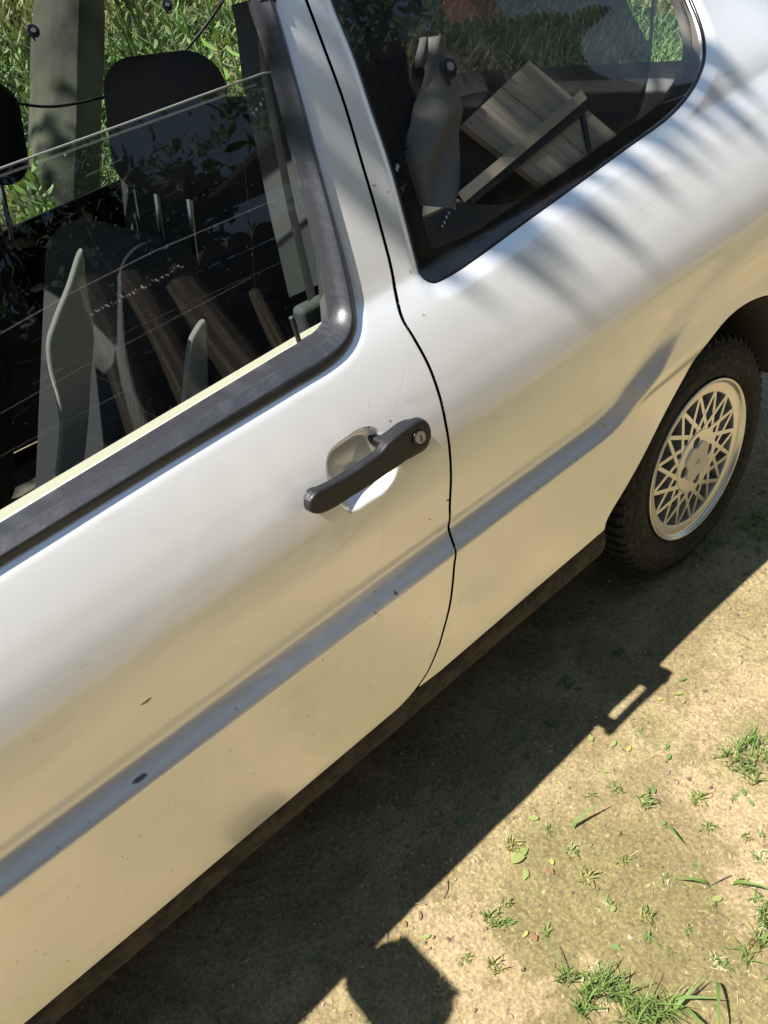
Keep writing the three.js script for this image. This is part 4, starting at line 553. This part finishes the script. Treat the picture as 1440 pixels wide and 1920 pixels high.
{
  // walnut tree beyond the bonnet: one low branch over the car throws the streaks on the shoulder
  const t = thing('walnut_tree', 'walnut tree with a long low branch of leaves reaching over the car', 'tree', null, V(-3.9, 0, -2.6)), o = t.position, r = rng(8), L = [];
  const loc = (p) => p.clone().sub(o);
  mesh('trunk', tube([V(0, -0.1, 0), V(0.1, 1.2, 0), V(0.0, 2.6, 0.1), V(0.2, 4.4, 0.1), V(0.3, 6, -0.2)], 0.14, 10, 24), barkM, t);
  const sunAt = (x, y, z, k) => V(x, y, z).addScaledVector(V(-0.54, 1, -0.14), k);
  const tw = (pts, rad) => mesh('branch', tube(pts, rad, 6, 24), barkM, t);
  const b0 = loc(sunAt(-0.70, 0.95, -0.25, 4.15)), b1 = loc(sunAt(0.35, 0.95, -0.18, 4.15));
  tw([V(0.05, 2.5, 0.1), V(0.7, 4.3, 1.0), b0, b0.clone().lerp(b1, 0.5).add(V(0, 0.04, 0.02)), b1], 0.013);
  for (let i = 0; i < 19; i++) {                               // leaflets along the branch, hanging over the shoulder
    const x = -0.60 + i * 0.047 + (r() - 0.5) * 0.02, len = 0.15 + 0.07 * r(), p = loc(sunAt(x, 0.95, -0.165 + (r() - 0.5) * 0.03, 4.0 + 0.3 * r()));
    L.push([p, len, new THREE.Euler(Math.PI / 2 + (r() - 0.5) * 0.3, (r() - 0.5) * 0.2, -0.18 + (r() - 0.5) * 0.35)]);
  }
  for (const [x, y, z, s, ry] of [[-0.66, 1.27, -0.245, 0.11, 0.5], [-0.60, 1.26, -0.24, 0.10, 0.9], [-0.70, 1.19, -0.2, 0.05, 1.4], [-0.53, 1.29, -0.25, 0.10, 0.6]]) L.push([loc(sunAt(x, y, z, 2.3)), s, new THREE.Euler(Math.PI / 2 + 0.1, 0.1, -ry)]);
  for (let i = 0; i < 60; i++) { const x = -0.7 + r() * 1.6; L.push([loc(sunAt(x, 1.38, -0.5 - r() * 0.8, 2.3 + r() * 0.8)), 0.09 + 0.06 * r()]); }
  for (let k = 0; k < 7; k++) { const a = k * 0.9 + 2.2, e = V(Math.cos(a) * 1.5 - 0.3, 4.2 + (k % 3) * 0.7, Math.sin(a) * 1.2 - 1.0); tw([V(0.1, 3 + k * 0.3, 0.1), e.clone().multiplyScalar(0.55).add(V(0, 1.6, 0)), e], 0.04); for (let i = 0; i < 240; i++) L.push([e.clone().add(V((r() - 0.5) * 1.5, (r() - 0.5) * 1.0, (r() - 0.5) * 1.5)), 0.10 + 0.07 * r()]); }
  leaves('crown', L, leafMat(0.075, 0.13, 0.03), t, 3);
}
{  // the two dark trees are unseen, added to darken the door window's reflection
  [[V(6.2, 0, 7.0), 'leafy tree rising behind the tall end of the timber shed', 18, 1], [V(-2.2, 0, 6.8), 'dark tree added behind the low end of the shed to darken the glass reflection, farther from the chimney', 28, 0], [V(0.6, 0, 7.0), 'dark tree added behind the low end of the shed to darken the glass reflection, nearer the chimney', 38, 0]].forEach(([at, lab, seed, pale]) => {
  const t = thing('garden_tree', lab, 'tree', 'trees behind the shed', at), r = rng(seed), L = [];
  mesh('trunk', tube([V(0, -0.1, 0), V(0.1, 2, 0), V(-0.1, 4.2, 0.2), V(0.1, 6.2, 0)], 0.16, 10, 16), barkM, t);
  for (let k = 0; k < 16; k++) { const c = V((r() - 0.5) * 3.2, 4.4 + r() * 3.4, (r() - 0.5) * 2.6); mesh('branch', tube([V(0, 3.2 + k * 0.12, 0.1), c.clone().multiplyScalar(0.6).add(V(0, 1.5, 0)), c], 0.03, 6, 8), barkM, t); for (let i = 0; i < 260; i++) L.push([c.clone().add(V((r() + r() - 1) * 0.95, (r() + r() - 1) * 0.8, (r() + r() - 1) * 0.9)), 0.18 + 0.14 * r()]); }
  leaves('crown', L, pale ? leafMat(0.10, 0.17, 0.04) : leafMat(0.05, 0.085, 0.025), t, 4); });
}
{
  // grey post and greenery beyond the car
  const a = atZ(131, 0, -3.6), b = atZ(124, 215, -3.4), d = a.clone().sub(b).normalize(), foot = b.clone().addScaledVector(d, -b.y / d.y - 0.05), topP = b.clone().addScaledVector(d, 1.1), len = topP.distanceTo(foot), g = new THREE.CylinderGeometry(0.155, 0.175, len, 16, 20), p = g.attributes.position;
  for (let i = 0; i < p.count; i++) { const an = Math.atan2(p.getZ(i), p.getX(i)), q = 0.9 + 0.2 * fbm(an * 1.5 + 4, p.getY(i) * 2.5, 3); p.setX(i, p.getX(i) * q); p.setZ(i, p.getZ(i) * q); } g.computeVertexNormals();
  const t = thing('tree_trunk', 'thick leaning grey tree trunk standing in the weeds beyond the car', 'tree trunk', null, foot), tex = dataTex(256, (u, v) => { const k = 0.55 + 0.5 * fbm(u * 10, v * 14, 4, 10); return [k * 0.98, k, k * 0.9]; }, true); const m = mesh('trunk', g.translate(0, len / 2, 0), std(0.10, 0.10, 0.085, 0.95, { map: tex, bumpMap: tex, bumpScale: 0.012 }), t); m.quaternion.setFromUnitVectors(V(0, 1, 0), d);
  const lim = V(0, len, 0).applyQuaternion(m.quaternion); const r0 = rng(77), LL = []; for (let k = 0; k < 4; k++) { const e = lim.clone().add(V((r0() - 0.5) * 1.6, 0.8 + r0() * 0.8, -0.8 - r0() * 1.2)); mesh('limb', tube([lim.clone().addScaledVector(d, -0.3), lim.clone().lerp(e, 0.5).add(V(0, 0.15, 0)), e], 0.06, 8, 10), m.material, t); for (let i = 0; i < 120; i++) LL.push([e.clone().add(V((r0() - 0.5) * 1.2, (r0() - 0.5) * 0.9, (r0() - 0.5) * 1.2)), 0.08 + 0.05 * r0()]); } leaves('crown', LL, leafMat(0.08, 0.15, 0.03), t, 6);
}
// ───────── grass, weeds, litter ─────────
function bladeGeo(h, w, lean, turn, seg = 4) { const pos = [], idx = [], c = Math.cos(turn), s = Math.sin(turn); for (let i = 0; i <= seg; i++) { const t = i / seg, ww = w * (1 - t * t) * 0.5 + 0.0002, out = lean * h * t * t, y = h * t * (1 - 0.35 * lean * t); pos.push(c * out - s * ww, y, s * out + c * ww, c * out + s * ww, y, s * out - c * ww); } for (let i = 0; i < seg; i++) { const a = i * 2; idx.push(a, a + 1, a + 2, a + 1, a + 3, a + 2); } return geoFrom(pos, idx); }
const grassM = [leafMat(0.15, 0.25, 0.05), leafMat(0.21, 0.30, 0.065), leafMat(0.33, 0.33, 0.10)], strawM = std(0.40, 0.34, 0.19, 0.9);
function tuftGeo(seed, n, h, spread) { const r = rng(seed), gs = []; for (let i = 0; i < n; i++) { const g = bladeGeo(h * (0.45 + 0.75 * r()), 0.0014 + 0.0018 * r(), 0.2 + 0.8 * r() * r() + 0.3 * r(), r() * 6.283); g.translate((r() - 0.5) * spread, -0.003, (r() - 0.5) * spread); gs.push(g); } return merge(gs); }
{
  const r = rng(99), tg = []; for (let i = 0; i < 6; i++) tg.push(tuftGeo(200 + i, 9 + i * 3, 0.0115 + 0.003 * (i % 3), 0.007 + 0.0016 * i));
  const put = (px, py, k, lab, grp, mi, sc = 1) => { const p = atGround(px, py); p.y = groundY(p.x, p.z); const t = thing('grass_tuft', lab, 'grass tuft', grp, p); t.rotation.y = r() * 6.28; t.scale.setScalar(sc); mesh('blades', tg[k % 6], grassM[mi], t); if (k % 4 === 1) mesh('dry_blade', tg[(k + 2) % 6], strawM, t).scale.set(0.8, 0.3, 0.8); };
  [[1110, 1485], [1215, 1500], [1310, 1490], [1378, 1490], [1172, 1610], [1070, 1600], [1195, 1370], [1252, 1400], [1400, 1565], [1425, 1600], [1330, 1545], [1210, 1715], [1222, 1700], [1145, 1690], [950, 1695], [945, 1735], [880, 1800], [930, 1815], [1212, 1760], [1255, 1780], [1160, 1560], [1075, 1590], [1430, 1560], [960, 1590], [1420, 1680], [1250, 1640], [1340, 1690], [1030, 1560], [1160, 1480], [1100, 1645], [1300, 1620], [1290, 1740], [1390, 1650], [1345, 1800], [1020, 1750], [830, 1865]].forEach(([x, y], i) => put(x + (r() - 0.5) * 6, y + (r() - 0.5) * 6, i, 'small green grass tuft growing in the sunlit bare dirt', 'small grass tufts in sunlit dirt', i % 3, 0.8 + 0.7 * r()));
  [[1210, 1500, 1.5], [925, 1722, 1.5], [1310, 1495, 1.4]].forEach(([x, y, s], i) => put(x, y, 5, 'small green grass tuft growing in the sunlit bare dirt', 'small grass tufts in sunlit dirt', 1, s));
  [[1060, 1280], [1325, 1028], [1360, 1015], [1400, 990], [1160, 1220], [1398, 1075], [1035, 1360]].forEach(([x, y], i) => put(x, y, i + 1, 'short grass tuft growing in the car\u2019s shadow', 'grass tufts in the shadow', 0, 0.9 + 0.6 * r()));
  // large clumps
  const clump = (spots, lab, seed, n, h, sp) => { const c = atGround(spots[0][0], spots[0][1]); c.y = groundY(c.x, c.z); const t = thing('grass_clump', lab, 'grass clump', 'grass clumps on the dirt', c); spots.forEach(([x, y, k], i) => { const p = atGround(x, y); p.y = groundY(p.x, p.z); const m = mesh('blades', tuftGeo(seed + i, Math.round(n * k), h * (0.8 + 0.3 * k), sp * k), grassM[i % 2], t); m.position.copy(p.sub(c)); }); const d = mesh('dry_blade', tuftGeo(seed + 50, n, h * 0.6, sp * 1.6), strawM, t); d.scale.y = 0.4; };
  clump([[1130, 1850, 1], [1105, 1865, 0.8], [1160, 1868, 0.8], [1200, 1890, 0.8], [1230, 1905, 0.9], [1255, 1890, 0.7], [1060, 1838, 0.6], [1185, 1915, 0.8], [1090, 1895, 0.5]], 'dense dark green grass clump in sunlit dirt, largest of the clumps', 300, 46, 0.045, 0.035);
  clump([[1395, 1400, 0.9], [1420, 1385, 0.8], [1380, 1430, 0.8], [1432, 1420, 0.8], [1405, 1450, 0.7], [1360, 1415, 0.5]], 'loose pale green grass clump beside scattered small tufts', 400, 34, 0.04, 0.04);
  clump([[1432, 1730, 0.9], [1420, 1765, 0.7], [1437, 1700, 0.7], [1400, 1790, 0.5]], 'narrow grass clump with wide bent blades among straw', 500, 30, 0.045, 0.03);
  clump([[1425, 1005, 0.9], [1400, 985, 0.8], [1437, 980, 0.9], [1415, 965, 0.6], [1350, 1020, 0.6], [1312, 1035, 0.5]], 'shaded grass clump growing beside the rear tyre', 600, 36, 0.035, 0.05);
  // broad blades
  const bl = [[1256, 1875, 0.9, 0.06], [1262, 1895, 0.2, 0.05], [1285, 1890, 1.8, 0.05], [1345, 1840, 2.6, 0.085], [1330, 1655, 4.0, 0.05], [1375, 1650, 1.2, 0.05], [1250, 1545, 2.0, 0.04], [1075, 1550, 0.3, 0.06], [1435, 1830, 1.4, 0.05]];
  bl.forEach(([x, y, a, h]) => { const p = atGround(x, y); p.y = groundY(p.x, p.z); const t = thing('grass_sprig', 'single broad grass blade bending over sunlit dirt', 'grass sprig', 'broad single blades', p); mesh('blade', bladeGeo(h, 0.0065, 1.3, a, 8), grassM[0], t); });
  // fallen leaves
  const lg = (() => { const s = new THREE.Shape(); s.moveTo(0, -0.5); s.bezierCurveTo(0.35, -0.45, 0.5, -0.1, 0.35, 0.15); s.lineTo(0.22, 0.1); s.bezierCurveTo(0.3, 0.3, 0.1, 0.4, 0, 0.55); s.bezierCurveTo(-0.15, 0.4, -0.35, 0.35, -0.25, 0.15); s.lineTo(-0.42, 0.2); s.bezierCurveTo(-0.5, -0.1, -0.35, -0.4, 0, -0.5); const g = new THREE.ShapeGeometry(s, 6).rotateX(-Math.PI / 2), p = g.attributes.position; for (let i = 0; i < p.count; i++) p.setY(i, 0.10 * Math.abs(p.getX(i)) + 0.22 * p.getZ(i) * p.getZ(i) * p.getZ(i) + 0.1 * p.getX(i) * p.getZ(i)); g.computeVertexNormals(); return g; })();
  const leafM = [leafMat(0.15, 0.24, 0.06), leafMat(0.30, 0.36, 0.10), leafMat(0.55, 0.42, 0.10), leafMat(0.30, 0.15, 0.07), leafMat(0.12, 0.17, 0.07)];
  const fl = (x, y, s, m, lab, grp) => { const p = atGround(x, y); p.y = groundY(p.x, p.z) + 0.0035; const t = thing('fallen_leaf', lab, 'leaf', grp, p); const q = mesh('leaf_blade', lg, leafM[m], t); t.scale.set(s * (0.45 + 0.3 * r()), s * 1.6, s); t.rotation.set((r() - 0.5) * 0.3, r() * 6.3, (r() - 0.5) * 0.3); };
  fl(975, 1607, 0.042, 1, 'torn pale green leaf flat on the sunlit dirt, largest of the leaves');
  [[1136, 1445], [1150, 1462], [1225, 1478], [1000, 1535], [1245, 1540], [1108, 1385], [1150, 1395], [1255, 1418], [1280, 1275], [1272, 1300], [1150, 1700], [1345, 1680], [1155, 1775], [800, 1762], [1035, 1632], [985, 1640], [1395, 1480], [1410, 1500]].forEach(([x, y]) => fl(x, y, 0.011 + 0.011 * r(), r() < 0.6 ? 1 : 0, 'small green leaf scrap lying on sunlit dirt', 'green scraps on sunlit dirt'));
  [[790, 1725], [985, 1752], [1002, 1756], [1035, 1615], [762, 1738], [750, 1770], [1238, 1310], [1180, 1402], [1032, 1634], [1410, 1760]].forEach(([x, y]) => { const w = r() < 0.6; fl(x, y, 0.010 + 0.009 * r(), w ? 2 : 3, w ? 'small yellow withered leaf on sunlit dirt' : 'small brown withered leaf on sunlit dirt', 'withered leaves on sunlit dirt'); });
  [[1055, 1277, 1], [1035, 1360, 0.8], [985, 1385, 0.8], [988, 1418, 0.6], [868, 1545, 0.8], [1068, 1287, 0.7], [1320, 1045, 0.8], [860, 1470, 0.5], [1110, 1130, 0.6], [1085, 1295, 0.6], [1240, 1225, 0.4], [930, 1500, 0.5], [600, 1800, 0.5], [700, 1850, 0.4], [1390, 1020, 1], [1422, 1030, 0.9], [1300, 1060, 0.5], [1375, 1050, 0.5]].forEach(([x, y, s]) => fl(x, y, 0.034 * s, r() < 0.7 ? 4 : 0, 'green leaf lying on dirt in the car\u2019s shadow', 'leaves in the shadow'));
  [[860, 1340], [775, 1605], [838, 1622], [1210, 1222], [745, 1500], [560, 1640]].forEach(([x, y]) => fl(x, y, 0.010, 2, 'yellow leaf scrap lying on dirt in the car\u2019s shadow', 'yellow scraps in the shadow'));
  // twigs
  [[900, 1325, 940, 1332], [840, 1655, 832, 1690], [780, 1700, 800, 1702], [1020, 1350, 1046, 1372], [1188, 1330, 1195, 1310], [885, 1420, 905, 1445], [700, 1570, 740, 1560], [1330, 1655, 1372, 1635]].forEach(([a, b, c, d]) => { const p = atGround(a, b), q = atGround(c, d); p.y = groundY(p.x, p.z) + 0.003; const e = V(q.x - p.x, groundY(q.x, q.z) + 0.004 - p.y, q.z - p.z); const t = thing('twig', 'thin dry twig lying on the dirt', 'twig', 'twigs on the dirt', p); mesh('stick', tube([V(0, 0, 0), e.clone().multiplyScalar(0.5).add(V(0.002, 0.002, 0.001)), e], 0.0011, 5, 8), std(0.22, 0.17, 0.12, 0.9), t); });
  // pebbles and crumbs, straw: uncounted
  const st = new THREE.IcosahedronGeometry(1, 1); { const p = st.attributes.position; for (let i = 0; i < p.count; i++) { const k = 0.75 + 0.5 * hash(Math.round(p.getX(i) * 50), Math.round(p.getY(i) * 50 + p.getZ(i) * 31)); p.setXYZ(i, p.getX(i) * k, p.getY(i) * k * 0.6, p.getZ(i) * k * 0.85); } st.computeVertexNormals(); }
  const NP = 7000, im = new THREE.InstancedMesh(st, std(1, 1, 1, 0.95), NP), m4 = new THREE.Matrix4(), qq = new THREE.Quaternion(), col = new THREE.Color();
  for (let i = 0; i < NP; i++) { const x = -1.75 + r() * 2.3, z = -0.25 + r() * 0.98, big = Math.pow(r(), 9), s = 0.0007 + 0.0010 * r() + 0.0045 * big; qq.setFromEuler(new THREE.Euler(r() * 3, r() * 6, r() * 3)); m4.compose(V(x, groundY(x, z) + s * 0.15, z), qq, V(s, s, s)); im.setMatrixAt(i, m4); const k = 0.7 + 0.6 * r(); im.setColorAt(i, r() < 0.2 ? col.setRGB(0.16 * k, 0.12 * k, 0.09 * k) : col.setRGB(0.30 * k, 0.235 * k, 0.155 * k)); }
  im.name = 'dirt_crumbs'; im.receiveShadow = im.castShadow = true; im.userData = { kind: 'stuff', label: 'loose dirt crumbs and small stones on the ground', category: 'gravel' }; scene.add(im);
  const NS = 2200, sb = bladeGeo(1, 0.055, 0.35, 0, 3).rotateZ(-Math.PI / 2), si = new THREE.InstancedMesh(sb, std(1, 1, 1, 0.85), NS);
  for (let i = 0; i < NS; i++) { const x = -1.5 + r() * 1.9, z = 0.0 + Math.sqrt(r()) * 0.72; if (fbm(x * 3 + 9, z * 3, 3) < 0.36 + 0.12 * r()) { si.setMatrixAt(i, m4.makeScale(1e-5, 1e-5, 1e-5).setPosition(0, -0.05, 0)); continue; } const s = 0.007 + 0.018 * r() * r(); qq.setFromEuler(new THREE.Euler((r() - 0.5) * 0.7, r() * 6.28, 0.1 + (r() - 0.5) * 0.3)); m4.compose(V(x, groundY(x, z) + 0.002, z), qq, V(s, s, s)); si.setMatrixAt(i, m4); const k = r(); si.setColorAt(i, k < 0.5 ? col.setRGB(0.5, 0.41, 0.24) : k < 0.75 ? col.setRGB(0.22, 0.17, 0.1) : col.setRGB(0.2, 0.25, 0.07)); }
  si.name = 'straw_bits'; si.castShadow = si.receiveShadow = true; si.userData = { kind: 'stuff', label: 'fine dry straw and grass bits strewn on dirt', category: 'straw' }; scene.add(si);
}
{
  // patchy grass towards the shed, out of view, added to tint the door's reflection
  { const r = rng(71), N = 22000, gb = merge([0, 1, 2].map((k) => bladeGeo(1, 0.09, 0.6 + 0.25 * k, k * 2.1, 3).translate(0.12 * k, 0, 0.1 * k))), im = new THREE.InstancedMesh(gb, leafMat(1, 1, 1), N), m = new THREE.Matrix4(), q = new THREE.Quaternion(), c = new THREE.Color();
    for (let i = 0; i < N; i++) { const z = 0.82 + r() * 2.6, x = -3.5 + r() * 7.5, d = fbm(x * 1.6 + 7, z * 1.6, 3), h = (0.025 + 0.04 * r()) * (d < 0.38 + 0.06 * r() ? 0.02 : 1); q.setFromEuler(new THREE.Euler((r() - 0.5) * 0.4, r() * 6.28, (r() - 0.5) * 0.4)); m.compose(V(x, groundY(x, z) - 0.003, z), q, V(h, h, h)); im.setMatrixAt(i, m); const k = 0.7 + 0.6 * r(); im.setColorAt(i, c.setRGB(0.25 * k, 0.27 * k, 0.08 * k)); }
    im.name = 'added_yard_grass'; im.castShadow = im.receiveShadow = true; im.userData = { kind: 'stuff', label: 'patchy short yellow-green grass added across the yard to tint the paint reflection', category: 'grass' }; scene.add(im); }
  // meadow and weeds beyond the car
  const r = rng(31), N = 26000, gb = merge([0, 1, 2].map((k) => bladeGeo(1, 0.075, 0.5 + 0.25 * k, k * 2.1, 4).translate(0.05 * k, 0, 0.04 * k))), im = new THREE.InstancedMesh(gb, leafMat(1, 1, 1), N), m = new THREE.Matrix4(), q = new THREE.Quaternion(), c = new THREE.Color();
  for (let i = 0; i < N; i++) { const z = -2.9 - Math.pow(r(), 0.8) * 7.5, x = -2.5 + r() * (5.5 + (-z) * 0.9), d = fbm(x * 1.3, z * 1.3, 3), h = (0.10 + 0.26 * r()) * (0.5 + d); q.setFromEuler(new THREE.Euler((r() - 0.5) * 0.4, r() * 6.28, (r() - 0.5) * 0.4)); m.compose(V(x, groundY(x, z) - 0.01, z), q, V(h, h, h)); im.setMatrixAt(i, m); const k = 0.6 + 0.7 * r(), w = fbm(x * 0.9 + 40, z * 0.9, 2); im.setColorAt(i, w > 0.55 ? c.setRGB(0.34 * k, 0.35 * k, 0.13 * k) : c.setRGB(0.15 * k, 0.26 * k, 0.06 * k)); }
  im.name = 'meadow_grass'; im.castShadow = im.receiveShadow = true; im.userData = { kind: 'stuff', label: 'sunlit meadow grass and weeds on the bank beyond the car', category: 'grass' }; scene.add(im);
  const weed = (px, py, z, h, lab, seed, col) => { const p = atZ(px, py, z); p.y = groundY(p.x, p.z); const t = thing('leafy_weed', lab, 'weed', 'leafy weeds beyond the car', p), rr = rng(seed), L = []; for (let s = 0; s < 7; s++) { const bx = (rr() - 0.5) * 0.35, bz = (rr() - 0.5) * 0.35, hh = h * (0.7 + 0.4 * rr()), lx = (rr() - 0.5) * 0.2; mesh('stem', tube([V(bx, 0, bz), V(bx + lx * 0.4, hh * 0.5, bz), V(bx + lx, hh, bz)], 0.005, 5, 6), grassM[1], t); for (let i = 0; i < 34; i++) { const k = 0.1 + 0.9 * i / 34; L.push([V(bx + lx * k, hh * k, bz), (0.075 + 0.06 * rr()) * (1.15 - 0.5 * k), new THREE.Euler(0.9 + (rr() - 0.5) * 0.6, i * 2.4, 0, 'YXZ')]); } } leaves('foliage', L, col, t, seed + 1); };
  const bright = leafMat(0.20, 0.34, 0.05), mid = leafMat(0.13, 0.23, 0.045);
  weed(440, 95, -2.6, 1.5, 'bright green upright weed nearest the rear side of the car', 61, bright); weed(400, 140, -2.9, 1.25, 'bright green weed standing lower than its upright neighbour', 62, bright); weed(330, 110, -3.3, 1.25, 'round-leaved mid green weed between the bright weeds and the trunk', 63, mid); weed(250, 100, -3.8, 1.35, 'mid green weed standing right beside the leaning trunk', 64, mid); weed(30, 230, -2.9, 1.1, 'low yellow-green weed on the far side of the leaning trunk', 65, bright); weed(20, 120, -4.2, 1.5, 'tall dark green weed behind the leaning trunk', 66, mid);
}
renderer.render(scene, camera);
